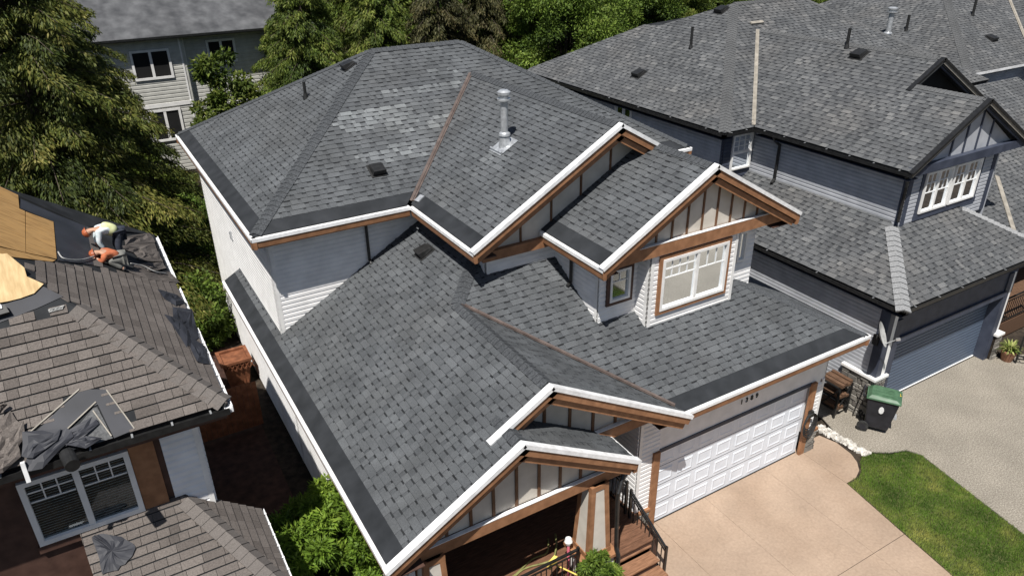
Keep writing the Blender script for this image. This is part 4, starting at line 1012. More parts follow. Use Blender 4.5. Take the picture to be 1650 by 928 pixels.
# bare plywood and black underlay on the stripped right slope
sheet([(-40, 288), (0, 303), (28, 316), (30, 338), (39, 342), (40, 409), (0, 399), (-40, 390)], onR, nRS, 'plywood_sheet', 'plywood', RS)
sheet([(40.6, 343), (85, 359), (90, 419), (41, 409)], onR, nRS, 'plywood_sheet', 'plywood', RS)
sheet([(-40, 391), (0, 400), (89, 420), (84, 423), (0, 413), (-40, 405)], onR, nRS, 'plywood_sheet', 'plywood', RS, lift=.004)
sheet([(33, 322), (88, 346), (138, 366), (149, 397), (150, 428), (92, 421), (86, 358), (32, 337)], onR, nRS, 'underlay_sheet', 'underlay_sheet', RS, lift=.008, thick=.006)
sheet([(139, 367), (152, 371), (166, 432), (151, 429)], onR, nRS, 'underlay_strip', 'cap_brown', RS, lift=.010, thick=.006)
sheet([(-40, 400), (4, 411), (12, 410), (40, 433), (44, 447), (71, 459), (56, 474), (34, 482), (14, 487), (-40, 496)], onF, nFS, 'plywood_sheet', 'plywood_pale', FS, lift=.022)
sheet([(-40, 500), (12, 489), (52, 477), (70, 462), (102, 478), (60, 497), (0, 520), (-40, 530)], onF, nFS, 'underlay_sheet', 'underlay_sheet', FS, lift=.006, thick=.004)
m = MB(); q = [onF(u, v) for u, v in ((-6, 500), (10, 495), (18, 507), (-6, 514))]; m.prism([p + nFS * .03 for p in q], nFS * .07); m.build('roof_vent', 'black_plastic', FS)
m = MB(); q = [onF(u, v) for u, v in ((-3, 498), (5, 496), (7, 502), (-3, 504))]; m.prism([p + nFS * .101 for p in q], nFS * .02); m.build('vent_lid', 'white_metal', FS)
material('hose_grey', [(0.30, 0.30, 0.29), (0.38, 0.38, 0.37)], rough=0.6, scale=8, var=0.1)
ragged([(78, 500), (104, 493), (102, 499), (80, 505)], onF, nFS, 'paper_scrap', 'hose_grey', FS, lift=.03, amp=.02, seed=9, div=3)
# triangular valley underlay where the little gable stood, with its torn heap
sheet([(128, 627), (171, 628), (218, 692), (184, 706), (158, 652), (150, 655), (96, 703), (42, 712)], onF, nFS, 'underlay_sheet', 'underlay_sheet', FS, lift=.01, thick=.006)
sheet([(150, 658), (157, 656), (182, 706), (150, 716), (104, 712)], onF, nFS, 'underlay_sheet', 'cap_weathered', FS, lift=.012, thick=.006)
for (a, b) in (((128, 628), (45, 700)), ((172, 629), (217, 691)), ((155, 648), (100, 700)), ((150, 662), (180, 703))):
    m = MB(); m.bar(onF(*a) + nFS * .028, onF(*b) + nFS * .028, .016, .010, up=nFS); m.build('valley_edge', 'valley_beige', FS)
for i, pp in enumerate(([(98, 703), (150, 672), (160, 684), (128, 712), (100, 722)], [(60, 712), (110, 690), (120, 705), (70, 756), (36, 762)], [(108, 718), (140, 704), (165, 708), (140, 725)], [(40, 700), (100, 694), (96, 712), (55, 742), (38, 738)])):
    ragged(pp, onF, nFS, 'torn_felt', 'underlay_sheet', FS, lift=.04 + .02 * i, amp=.035, seed=20 + i, div=2)
for i, pp in enumerate(([(-20, 690), (18, 665), (40, 690), (20, 700), (0, 716), (-20, 716)], [(0, 700), (40, 680), (42, 706), (16, 742), (-12, 748)], [(-10, 735), (30, 716), (36, 738), (8, 764), (-12, 770)], [(0, 660), (10, 652), (16, 655), (2, 672)])):
    ragged(pp, onF, nFS, 'torn_shingle', 'shingle_brown', FS, lift=.04 + .02 * i, amp=.05, seed=40 + i, div=2)
_c = onF(108, 722) + V3(0, -.2, .05); m = MB(); m.tube([_c, _c + V3(.05, -.28, -.02)], .09, 14); m.build('duct_end', 'black_plastic', FS)
_c = onF(38, 742) + V3(0, -.12, .06); m = MB(); m.bar(_c, _c + V3(0, -.05, -.28), .05, .05, up=(0, 1, 0)); m.build('gutter_strap', 'white_metal', FS)
# torn shingle rows left at the back of the right slope and along its eave
for i, pp in enumerate(([(197, 384), (240, 377), (248, 392), (200, 398)], [(196, 398), (248, 393), (255, 412), (232, 414), (214, 408), (197, 403)], [(216, 408), (254, 408), (262, 424), (222, 420)], [(216, 428), (262, 424), (268, 434), (236, 440), (214, 437)],
                        [(196, 436), (226, 438), (262, 446), (272, 440), (290, 458), (240, 452)], [(253, 467), (285, 478), (299, 490), (282, 494), (262, 482)], [(276, 495), (308, 500), (318, 545), (300, 560), (280, 530)], [(262, 508), (300, 520), (312, 540), (285, 535)], [(300, 545), (330, 560), (336, 588), (316, 585)])):
    ragged(pp, onR, nRS, 'torn_shingle', 'shingle_brown' if i < 5 else 'underlay_sheet', RS, lift=.015, amp=.045, seed=60 + i, div=2)
# felt scrap lying on the lower roof
fs = ragged([(148, 866), (158, 861), (196, 866), (219, 880), (212, 900), (190, 918), (166, 926), (160, 895)], lambda u, v: on_plane(u, v, *LFP), nLF, 'felt_scrap', 'underlay_sheet', None, lift=.03, amp=.025, seed=3)
tag(fs, 'torn scrap of black felt lying on the brown lower roof', 'felt scrap')
gutter(N1, (XE + .05, 2.75, ZL1 - .02), (XE + .05, YE - .02, ZL1 - .02), (1, 0, 0), 'white_metal', brackets=7)
gutter(N1, (XE + .05, 4.55, ZL1 - .02), (XE + .05, 3.1, ZL1 - .02), (1, 0, 0), 'white_metal', brackets=3)
gutter(N1, (XE + .05, 7.45, ZL1 - .02), (XE + .05, 5.0, ZL1 - .02), (1, 0, 0), 'white_metal', brackets=5)
gutter(N1, (-14.5, YE - .05, ZL1 - .03), (XE, YE - .05, ZL1 - .03), (0, -1, 0), 'black_metal', brackets=12)
gutter(N1, (-8.09, -1.3, 3.79), (-8.09, .9, 3.79), (1, 0, 0), 'white_metal', brackets=8)
plain(N1, 'fascia', 'dark_brown_trim', (-14.5, YE + .06, ZL1 - .25), (XE - .04, YE + .09, ZL1 - .04)); plain(N1, 'fascia', 'dark_brown_trim', (XE - .10, YE + .1, ZL1 - .25), (XE - .06, 7.4, ZL1 - .04))
plain(N1, 'soffit', 'dark_brown_trim', (-14.5, YE + .09, ZL1 - .27), (XE - .1, .85, ZL1 - .25))
plain(N1, 'soffit', 'dark_brown_trim', (-8.85, .85, ZL1 - .272), (XE - .1, 7.4, ZL1 - .252))
# walls
hole_wall(N1, (-14.4, .80), (-9.33, .80), 0, ZL1 - .26, (0, -1), 'dark_brown_trim', [(3.25, 4.62, 4.74, 5.86)], boards=False)
window(N1, (-10.465, .77, 5.30), (1, 0, 0), (0, -1, 0), 1.40, 1.14, split=(.5,), fr=.075, blind=True, mun=[(.06, .46, .66, .95, 3, 2), (.54, .94, .66, .95, 3, 2)])
plain(N1, 'window_casing', 'brown_trim', (-9.76, .74, 4.6), (-9.42, .797, 6.2)); plain(N1, 'window_casing', 'dark_brown_trim', (-11.2, .74, 5.90), (-9.76, .797, 6.15)); plain(N1, 'window_casing', 'dark_brown_trim', (-11.2, .74, 4.58), (-9.76, .797, 4.70))
siding(N1, (-9.33, .80), (-8.79, .80), 3.7, ZL1 - .26, (0, -1), 'siding_white', corner=(False, True))
siding(N1, (-8.79, .82), (-8.79, 7.0), 0, ZL1 - .27, (1, 0), 'siding_white', trim=None)
plain(N1, 'wall', 'siding_white', (-14.4, 6.9, 0), (-8.8, 7.0, 6.3)); plain(N1, 'wall', 'siding_white', (-8.62, -.9, 0), (-8.5, .8, 3.8)); plain(N1, 'wall', 'siding_white', (-11, -.9, 0), (-8.5, -.78, 3.6))
plain(N1, 'wall', 'dark_brown_trim', (_b.x - .02, -1.2, 0), (_b.x + .04, .8, 3.75))

# ------------------------------------------------------------------ the two roofers
material('skin', [(0.42, 0.24, 0.16), (0.48, 0.28, 0.19)], rough=0.6, scale=8, var=0.08)
material('cloth_white', [(0.50, 0.62, 0.65), (0.72, 0.74, 0.76)], rough=0.9, scale=12, var=0.12)
material('cloth_lime', [(0.58, 0.60, 0.30), (0.66, 0.68, 0.40)], rough=0.9, scale=12, var=0.12)
material('cloth_navy', [(0.020, 0.024, 0.035), (0.035, 0.04, 0.055)], rough=0.9, scale=12, var=0.2)
material('cloth_grey', [(0.13, 0.13, 0.12), (0.20, 0.20, 0.18)], rough=0.9, scale=10, var=0.2)
material('cloth_orange', [(0.36, 0.10, 0.045), (0.47, 0.15, 0.07)], rough=0.9, scale=10, var=0.15)
material('orange_plastic', [(0.30, 0.075, 0.03), (0.36, 0.10, 0.04)], rough=0.4, scale=6, var=0.08)
material('rubber', [g(0.02), g(0.035)], rough=0.8, scale=10, var=0.2)
def skin_mesh(name, mat, joints, edges, parent, root=0, sub=2):
    me = bpy.data.meshes.new(name); me.from_pydata([j[:3] for j in joints], edges, []); me.update()
    o = bpy.data.objects.new(name, me); COL.objects.link(o)
    md = o.modifiers.new('skin', 'SKIN'); md.use_smooth_shade = True
    if not me.skin_vertices: 
        bm = bmesh.new(); bm.from_mesh(me); bm.verts.layers.skin.verify(); bm.to_mesh(me); bm.free()
    for i, j in enumerate(joints):
        sv = me.skin_vertices[0].data[i]; r_ = j[3]; sv.radius = (r_, j[4] if len(j) > 4 else r_); sv.use_root = (i == root); sv.use_loose = False
    sd = o.modifiers.new('sub', 'SUBSURF'); sd.levels = sub; sd.render_levels = sub
    dg = bpy.context.evaluated_depsgraph_get(); ev = bpy.data.meshes.new_from_object(o.evaluated_get(dg))
    bpy.data.objects.remove(o); ev.materials.clear(); ev.materials.append(MATS[mat])
    for p in ev.polygons: p.use_smooth = True
    o = bpy.data.objects.new(name, ev); COL.objects.link(o)
    if parent: adopt(o, parent)
    return o
PS = 0.68
def person(label, B, joints, cl, extra, loc):
    """joints in metres relative to B: forward f (up the slope, -X), side s (+Y), height h above B"""
    root = thing('person', label, 'person', loc)
    q = PS; W = lambda f, s, h: (B.x - f * q, B.y + s * q, B.z + h * q)
    J = {k: W(*v) for k, v in joints.items()}
    names = ['pelvis', 'spine', 'chest', 'neck', 'head', 'crown', 'shL', 'elL', 'wrL', 'haL', 'shR', 'elR', 'wrR', 'haR', 'hipL', 'knL', 'anL', 'toL', 'hipR', 'knR', 'anR', 'toR']
    rad = dict(pelvis=.13, spine=.125, chest=.14, neck=.055, head=.095, crown=.075, shL=.065, elL=.045, wrL=.032, haL=.035, shR=.065, elR=.045, wrR=.032, haR=.035, hipL=.085, knL=.06, anL=.042, toL=.045, hipR=.085, knR=.06, anR=.042, toR=.045)
    ix = {n: i for i, n in enumerate(names)}
    E_ = [('pelvis', 'spine'), ('spine', 'chest'), ('chest', 'neck'), ('neck', 'head'), ('head', 'crown'), ('chest', 'shL'), ('shL', 'elL'), ('elL', 'wrL'), ('wrL', 'haL'), ('chest', 'shR'), ('shR', 'elR'), ('elR', 'wrR'), ('wrR', 'haR'), ('pelvis', 'hipL'), ('hipL', 'knL'), ('knL', 'anL'), ('anL', 'toL'), ('pelvis', 'hipR'), ('hipR', 'knR'), ('knR', 'anR'), ('anR', 'toR')]
    skin_mesh('body', 'skin', [J[n] + (rad[n] * q,) for n in names], [(ix[a], ix[b]) for a, b in E_], root)
    def garment(name, mat, ns, es, grow):
        id_ = {n: i for i, n in enumerate(ns)}; skin_mesh(name, mat, [J[n] + ((rad[n] * grow + .012) * q,) for n in ns], [(id_[a], id_[b]) for a, b in es], root)
    garment('shirt', cl['shirt'], ['chest', 'spine', 'pelvis', 'shL', 'elL', 'wrL', 'shR', 'elR', 'wrR'], [('chest', 'spine'), ('spine', 'pelvis'), ('chest', 'shL'), ('shL', 'elL'), ('elL', 'wrL'), ('chest', 'shR'), ('shR', 'elR'), ('elR', 'wrR')], 1.18)
    garment('trousers', cl['trousers'], ['pelvis', 'hipL', 'knL', 'anL', 'hipR', 'knR', 'anR'], [('pelvis', 'hipL'), ('hipL', 'knL'), ('knL', 'anL'), ('pelvis', 'hipR'), ('hipR', 'knR'), ('knR', 'anR')], 1.22)
    for s in 'LR': garment('boot', 'rubber', ['an' + s, 'to' + s], [('an' + s, 'to' + s)], 1.25)
    if cl.get('vest'): garment('vest', cl['vest'], ['chest', 'spine', 'pelvis'], [('chest', 'spine'), ('spine', 'pelvis')], 1.32)
    # each hand: four fingers and a thumb reaching for the roof
    for s in 'LR':
        h_ = Vector(J['ha' + s]); wv = (h_ - Vector(J['wr' + s])).normalized(); sv = wv.cross(Vector((0, 0, 1))); sv = sv.normalized() if sv.length > .01 else Vector((1, 0, 0)); m = MB()
        for k, L_ in enumerate((.07 * q, .085 * q, .08 * q, .06 * q)):
            a = h_ + sv * (-.03 + .02 * k) * q; m.tube([a, a + wv * L_ * .5, a + wv * L_ * .8 + V3(0, 0, -L_ * .35)], [.010 * q, .009 * q, .007 * q], 6)
        a = h_ - (wv * .03 + sv * .035) * q; m.tube([a, a + (wv * .03 - sv * .03) * q, a + (wv * .06 - sv * .035) * q], [.011 * q, .010 * q, .008 * q], 6); m.build('fingers', 'skin', root, smooth=True)
    # hard hat with brim
    hd = Vector(J['head']); up = (Vector(J['crown']) - hd).normalized(); m = MB(); c = hd + up * .02
    prof = [(a_ * q, b_ * q) for a_, b_ in ((0.0, .150), (.012, .150), (.014, .122), (.06, .115), (.105, .085), (.13, .03))]
    m.tube([c + up * a for a, b in prof], [b for a, b in prof], 14); m.build('hard_hat', cl['hat'], root, smooth=False)
    # face: nose and eyes under the brim
    fv = Vector((-1, 0, -.6)); fv = (fv - up * fv.dot(up)).normalized(); m = MB(); m.tube([hd + fv * .085 * q, hd + fv * .115 * q - up * .01], [.016 * q, .010 * q], 6); m.build('nose', 'skin', root)
    for k in (-1, 1): m = MB(); e_ = hd + fv * .085 * q + up * .012 + fv.cross(up) * .035 * k * q; m.tube([e_, e_ + fv * .006], .010, 6); m.build('eye', 'rubber', root)
    return root
_P = onR(203, 421); BA = V3(_P.x, _P.y, _P.z + .03)
A_J = dict(pelvis=(.02, 0, .80), spine=(.20, 0, .96), chest=(.40, 0, 1.02), neck=(.56, 0, 1.00), head=(.66, 0, .96), crown=(.76, 0, .93),
           shL=(.44, -.19, .96), elL=(.50, -.22, .70), wrL=(.42, -.20, .50), haL=(.40, -.19, .42), shR=(.44, .19, .96), elR=(.54, .22, .74), wrR=(.56, .16, .56), haR=(.57, .14, .50),
           hipL=(0, -.10, .76), knL=(.10, -.14, .42), anL=(0, -.16, .08), toL=(.16, -.17, .16), hipR=(0, .10, .76), knR=(.14, .16, .46), anR=(.06, .17, .12), toR=(.22, .19, .24))
person('roofer bent double in white shirt, lime vest and orange hard hat on the stripped roof', BA, A_J, dict(shirt='cloth_white', trousers='cloth_navy', vest='cloth_lime', hat='orange_plastic'), None, tuple(BA))
_P = onR(203, 436); BB = V3(_P.x, _P.y, _P.z + .03)
B_J = dict(pelvis=(.10, 0, .34), spine=(.22, 0, .48), chest=(.36, 0, .58), neck=(.48, 0, .60), head=(.56, 0, .58), crown=(.65, 0, .57),
           shL=(.38, -.18, .54), elL=(.46, -.24, .42), wrL=(.54, -.16, .47), haL=(.58, -.13, .50), shR=(.38, .18, .54), elR=(.46, .24, .46), wrR=(.56, .16, .50), haR=(.60, .13, .53),
           hipL=(.08, -.10, .32), knL=(.34, -.18, .36), anL=(.06, -.16, .10), toL=(.0, -.17, .05), hipR=(.08, .10, .32), knR=(.36, .18, .40), anR=(.10, .16, .12), toR=(.02, .17, .06))
person('roofer kneeling in orange shirt and grey trousers beside the bent one', BB, B_J, dict(shirt='cloth_orange', trousers='cloth_grey', hat='orange_plastic'), None, tuple(BB))
def line_on(pxs, onp, nrm, r, name, mat, label, cat, lift=.03):
    P_ = [onp(u, v) + Vector(nrm) * lift for u, v in pxs]; out = []
    for i in range(len(P_) - 1):
        p0, p1, p2, p3 = P_[max(0, i - 1)], P_[i], P_[i + 1], P_[min(len(P_) - 1, i + 2)]
        for k in range(6):
            t = k / 6; out.append(.5 * ((2 * p1) + (p2 - p0) * t + (2 * p0 - 5 * p1 + 4 * p2 - p3) * t * t + (3 * p1 - p0 - 3 * p2 + p3) * t ** 3))
    out.append(P_[-1]); m = MB(); m.tube(out, r, 7); o = m.build(name, mat, None, smooth=True); tag(o, label, cat); return o
line_on([(91, 410), (99, 420), (120, 423), (140, 420), (160, 411), (168, 404)], onR, nRS, .011, 'air_hose', 'hose_grey', 'grey air hose running from the plywood to the roofers', 'hose', lift=.05)
line_on([(208, 428), (228, 432), (248, 441), (266, 444)], onR, nRS, .011, 'safety_rope', 'hose_grey', 'pale safety rope running from the kneeling roofer to the eave', 'rope', lift=.05)

# ------------------------------------------------------------------ ground, drives, lawn
def structure(name, mat, pts, z, parent=None, thick=None):
    m = MB()
    if thick: m.prism([(x, y, z - thick) for x, y in pts], (0, 0, thick))
    else: m.poly([(x, y, z) for x, y in pts])
    o = m.build(name, mat, parent)
    if not parent: tag(o, kind='structure')
    return o
structure('ground', 'soil', [(-400, -400), (400, -400), (400, 600), (-400, 600)], -.06)
structure('road', 'asphalt', [(-300, -30), (300, -30), (300, -14), (-300, -14)], -.045)
DRV = structure('driveway', 'soil', [(-2.6, .5), (6.3, .5), (6.6, -1.6), (4.2, -13), (-2.6, -13)], -.012, thick=.04)
def slab(pts):
    c = Vector((sum(p[0] for p in pts) / len(pts), sum(p[1] for p in pts) / len(pts))); out = []
    for p in pts:
        d = Vector(p) - c; out.append(tuple(c + d * (1 - .007 / max(.2, d.length))))
    m = MB(); m.prism([(x, y, -.05) for x, y in out], (0, 0, .05)); m.build('slab', 'concrete_salmon', DRV)
slab([(-2.6, .2), (.12, .2), (.12, -3.2), (-2.6, -3.2)]); slab([(.12, .2), (1.70, .2), (1.66, -3.2), (.12, -3.2)]); slab([(1.70, .2), (3.72, .2), (3.65, -3.2), (1.66, -3.2)])
slab([(3.72, .2), (5.05, .2), (5.05, -1.42), (4.73, -3.2), (3.65, -3.2)])
_arc = [(5.05, .2), (6.02, .2), (6.16, -.25), (6.10, -.75), (5.95, -1.05), (5.72, -1.28), (5.42, -1.41), (5.05, -1.42)]
slab(_arc)
slab([(-2.6, -3.2), (.12, -3.2), (.12, -7), (-2.6, -7)]); slab([(.12, -3.2), (1.66, -3.2), (1.6, -7), (.12, -7)]); slab([(1.66, -3.2), (3.65, -3.2), (3.5, -7), (1.6, -7)]); slab([(3.65, -3.2), (4.73, -3.2), (4.1, -7), (3.5, -7)])
slab([(-2.6, -7), (4.1, -7), (3.2, -13), (-2.6, -13)])
AG = structure('side_driveway', 'aggregate', [(6.7, 6), (7.7, 6), (7.7, .3), (14, .3), (14, -.2), (20, -2), (20, -13), (6.6, -13), (7.0, -4.8), (7.62, -1.7), (7.45, -1.38), (7.0, -1.22), (6.6, -.95), (6.45, -.1), (6.75, .66)], 0.0, thick=.05)
def kerb(pts, w=.10, h=.035, name='kerb', mat='aggregate'):
    m = MB()
    for i in range(len(pts) - 1): m.bar((pts[i][0], pts[i][1], h / 2), (pts[i + 1][0], pts[i + 1][1], h / 2), w, h)
    return tag(m.build(name, mat), kind='structure')
kerb([(6.75, .66), (6.45, -.1), (6.6, -.95), (7.0, -1.22), (7.45, -1.38), (7.62, -1.7)])
LAWN = [(5.06, -1.46), (5.45, -1.45), (5.75, -1.32), (6.0, -1.10), (6.2, -.98), (6.55, -1.02), (6.97, -1.30), (7.42, -1.46), (7.58, -1.72), (6.97, -4.8), (6.55, -9), (3.7, -9), (4.15, -6.8), (4.76, -3.2)]
structure('lawn', 'lawn_base', LAWN, -.004, thick=.05)
def quads_object(name, mat, V, tones, parent=None, tri=False):
    """V: (n,k,3) array of faces, built fast"""
    n, k = V.shape[0], V.shape[1]; me = bpy.data.meshes.new(name)
    me.vertices.add(n * k); me.vertices.foreach_set('co', V.reshape(-1).astype(np.float32))
    me.loops.add(n * k); me.loops.foreach_set('vertex_index', np.arange(n * k, dtype=np.int32))
    me.polygons.add(n); me.polygons.foreach_set('loop_start', np.arange(0, n * k, k, dtype=np.int32)); me.polygons.foreach_set('loop_total', np.full(n, k, dtype=np.int32))
    a = me.attributes.new('tone', 'FLOAT', 'FACE'); a.data.foreach_set('value', tones.astype(np.float32))
    me.update(); me.validate(); me.materials.append(MATS[mat])
    o = bpy.data.objects.new(name, me); COL.objects.link(o)
    if parent: adopt(o, parent)
    return o
_pts = []
while len(_pts) < 60000:
    X = NP.uniform(3.7, 7.7, 40000); Y = NP.uniform(-7.5, -.9, 40000)
    _pts += [(x, y) for x, y in zip(X, Y) if in_poly((x + NP.normal(0, .022), y + NP.normal(0, .022)), LAWN)]
_pts = np.array(_pts[:60000]); n_ = len(_pts)
_h = NP.uniform(.03, .075, n_); _a = NP.uniform(0, 2 * np.pi, n_); _w = NP.uniform(.004, .008, n_); _ln = NP.uniform(0, .04, n_)
_B = np.stack([_pts[:, 0], _pts[:, 1], np.full(n_, -.004)], 1); _s = np.stack([np.cos(_a), np.sin(_a), 0 * _a], 1) * _w[:, None]; _t = _B + np.stack([np.cos(_a + 1.3) * _ln, np.sin(_a + 1.3) * _ln, _h], 1)
tag(quads_object('grass', 'grass', np.stack([_B - _s, _B + _s, _t], 1), NP.random(n_)), 'short green lawn grass between the salmon drive and the gravelly drive', 'grass', kind='stuff')
# white rocks along the edge
m = MB(); rr = random.Random(5)
for i in range(260):
    t = rr.random(); x = 6.15 + .18 * t + rr.uniform(-.02, .28) * (1 - .3 * t); y = .45 - 1.45 * t; s = rr.uniform(.02, .055); c = V3(x, y, s * .3)
    a = Quaternion((rr.random(), rr.random(), rr.random()), rr.random() * 6).to_matrix(); m.obox(c, a @ V3(s, 0, 0), a @ V3(0, s * rr.uniform(.6, 1), 0), a @ V3(0, 0, s * rr.uniform(.5, .9)))
tag(m.build('white_rocks', 'white_rock'), 'strip of white rocks between the two drives', 'rocks', kind='stuff')

# ------------------------------------------------------------------ wheeled bin
material('bin_green', [(0.055, 0.115, 0.065), (0.075, 0.145, 0.085)], rough=0.45, scale=6, var=0.12)
material('bin_body', [(0.018, 0.018, 0.022), (0.028, 0.028, 0.034)], rough=0.45, scale=6, var=0.1)
material('sticker_yellow', [(0.75, 0.50, 0.03), (0.80, 0.58, 0.06)], rough=0.5, scale=20, var=0.05)
material('sticker_white', [g(.65), g(.7)], rough=0.5, scale=20, var=0.05)
def wheelie(loc, rz, label):
    root = thing('wheeled_bin', label, 'bin', (0, 0, 0)); m = MB(); a = [(-1, -1), (1, -1), (1, 1), (-1, 1)]
    m.hexa([(x * .23, y * .26, .10) for x, y in a] + [(x * .29, y * .36 - .02, .96) for x, y in a]); m.build('bin_body', 'bin_body', root, bevel=.03)
    m = MB(); m.box((-.32, -.41, .95), (.32, .36, .985)); m.hexa([(-.31, -.40, .985), (.31, -.40, .985), (.31, .34, .985), (-.31, .34, .985), (-.24, -.30, 1.045), (.24, -.30, 1.045), (.24, .26, 1.06), (-.24, .26, 1.06)]); ld = m.build('lid', 'bin_green', root, bevel=.012)
    for i in range(3): plain(ld, 'lid_rib', 'bin_green', (-.16 + i * .13, -.22, 1.05), (-.10 + i * .13, .18, 1.068), bevel=.006)
    m = MB(); m.tube([(-.26, .43, .97), (.26, .43, .97)], .018, 8); m.bar((-.2, .34, .95), (-.2, .43, .97), .03, .03); m.bar((.2, .34, .95), (.2, .43, .97), .03, .03); m.build('handle', 'bin_body', root)
    for s in (-1, 1):
        m = MB(); m.tube([(s * .25, .30, .13), (s * .32, .30, .13)], .135, 18); w = m.build('wheel', 'rubber', root); m = MB(); m.tube([(s * .318, .30, .13), (s * .328, .30, .13)], .075, 14); m.build('rim', 'bin_body', w)
    m = MB(); m.tube([(-.3, .30, .13), (.3, .30, .13)], .015, 8); m.build('axle', 'black_metal', root)
    m = MB(); m.box((-.02, -.405, .82), (.20, -.372, .93)); m.build('warning_label', 'rubber', root)
    m = MB()
    for i in range(5):
        an = i * 1.257; m.poly([(.09 + math.cos(an) * .05, -.2 + math.sin(an) * .06 - .1, 1.012), (.09 + math.cos(an + .5) * .10, -.2 + math.sin(an + .5) * .10 - .1, 1.012), (.09 + math.cos(an + 1.0) * .05, -.2 + math.sin(an + 1.0) * .06 - .1, 1.012)])
    m.poly([(.09 + math.cos(i * .785) * .06, -.3 + math.sin(i * .785) * .065, 1.012) for i in range(8)]); m.build('lid_sticker', 'sticker_yellow', ld)
    m = MB(); m.box((-.10, -.398, .40), (.14, -.330, .43)); m.build('front_grip', 'galvanised', root)
    m = MB(); m.prism([(-.288 , -.02 + math.cos(i * .785) * .06, .70 + math.sin(i * .785) * .10) for i in range(8)], (-.012, 0, 0)); m.build('side_emblem', 'sticker_white', root)
    root.location = loc; root.rotation_euler = (0, 0, rz); root.scale = (1.1, 1.1, 1.1); return root
wheelie((7.62, -.36, 0), math.radians(32), 'black wheeled bin with green lid and yellow sticker by the blue garage')

# satellite dish on a bracket at the blue house's corner
SD = thing('satellite_dish', 'small grey satellite dish on the corner wall of the blue-grey house', 'satellite dish', (7.72, .25, 2.5))
m = MB(); ax = Vector((.45, -.80, .42)).normalized(); u_ = ax.cross(Vector((0, 0, 1))).normalized(); v_ = u_.cross(ax); c = V3(7.32, -.02, 2.86)
for i in range(5):
    for j in range(18):
        def pt(i, j):
            r_ = .31 * i / 5; t = 2 * math.pi * j / 18; return c + u_ * r_ * math.cos(t) + v_ * r_ * 1.12 * math.sin(t) + ax * (r_ * r_ * .9)
        m.poly([pt(i, j), pt(i + 1, j), pt(i + 1, j + 1), pt(i, j + 1)] if i else [pt(0, j), pt(1, j), pt(1, j + 1)])
m.build('dish', 'hose_grey', SD, smooth=True)
m = MB(); m.tube([c - v_ * .28 + ax * .06, c - v_ * .20 + ax * .38], .012, 6); m.obox(c - v_ * .20 + ax * .40, ax * .05, u_ * .03, v_ * .03); m.build('feed_arm', 'galvanised', SD)
m = MB(); m.tube([c - ax * .02, V3(7.50, .12, 2.70), V3(7.72, .25, 2.45)], .025, 8); m.box((7.66, .17, 2.3), (7.74, .33, 2.6)); m.build('mount', 'black_metal', SD)

# rack of boards and other clutter beside the stone corner
material('old_wood', [(0.085, 0.045, 0.026), (0.13, 0.075, 0.045)], rough=0.75, scale=6, var=0.25, stretch=(8, 1, 8))
material('pale_wood', [(0.42, 0.35, 0.22), (0.50, 0.43, 0.29)], rough=0.75, scale=6, var=0.15)
RK = thing('storage_rack', 'dark metal rack stacked with brown boards against the stone corner', 'rack', (7.25, .75, 0)); m = MB()
for x in (6.98, 7.50):
    for y in (.50, 1.10): m.bar((x, y, 0), (x, y, 1.0), .05, .05, up=(0, 1, 0))
for z in (.25, .62, .98):
    for y in (.50, 1.10): m.bar((6.98, y, z), (7.50, y, z), .04, .04)
    for x in (6.98, 7.50): m.bar((x, .50, z), (x, 1.10, z), .04, .04)
m.bar((6.98, .5, .05), (7.5, .5, .95), .03, .03); m.bar((6.98, .5, .95), (6.98, 1.1, .05), .03, .03)
m.build('rack_frame', 'black_metal', RK)
for z, k in ((.27, 2), (.64, 3), (1.0, 4)):
    for i in range(k): rr = random.Random(i + int(z * 100)); plain(RK, 'stacked_board', 'old_wood', (7.0 + i * .13, .44 + rr.uniform(0, .06), z), (7.0 + i * .13 + .11, 1.14 + rr.uniform(-.05, .05), z + rr.uniform(.05, .11)))
WB = plain(None, 'wooden_box', 'pale_wood', (6.62, 1.15, 0), (6.98, 1.5, .42)); tag(WB, 'small pale wooden box between the two houses beside the rack', 'box')

# coiled hose on the garage post
HZ = thing('garden_hose', 'coiled black garden hose hung on the brown post right of the white garage door', 'hose', (4.97, -.12, .9)); m = MB(); m.box((4.90, -.17, 1.25), (5.02, -.09, 1.42)); m.build('hose_hanger', 'black_metal', HZ)
for k in range(5):
    rr = random.Random(k); R_ = .20 + .022 * k; pts = []
    for i in range(25): t = 2 * math.pi * i / 24; pts.append((4.96 + R_ * .85 * math.sin(t), -.13 - .012 * k + rr.uniform(-.004, .004), 1.0 + .10 + R_ * 1.25 * math.cos(t) - .05 * k * .5))
    m = MB(); m.tube(pts, .016, 6, caps=False); m.build('hose_loop', 'rubber', HZ)

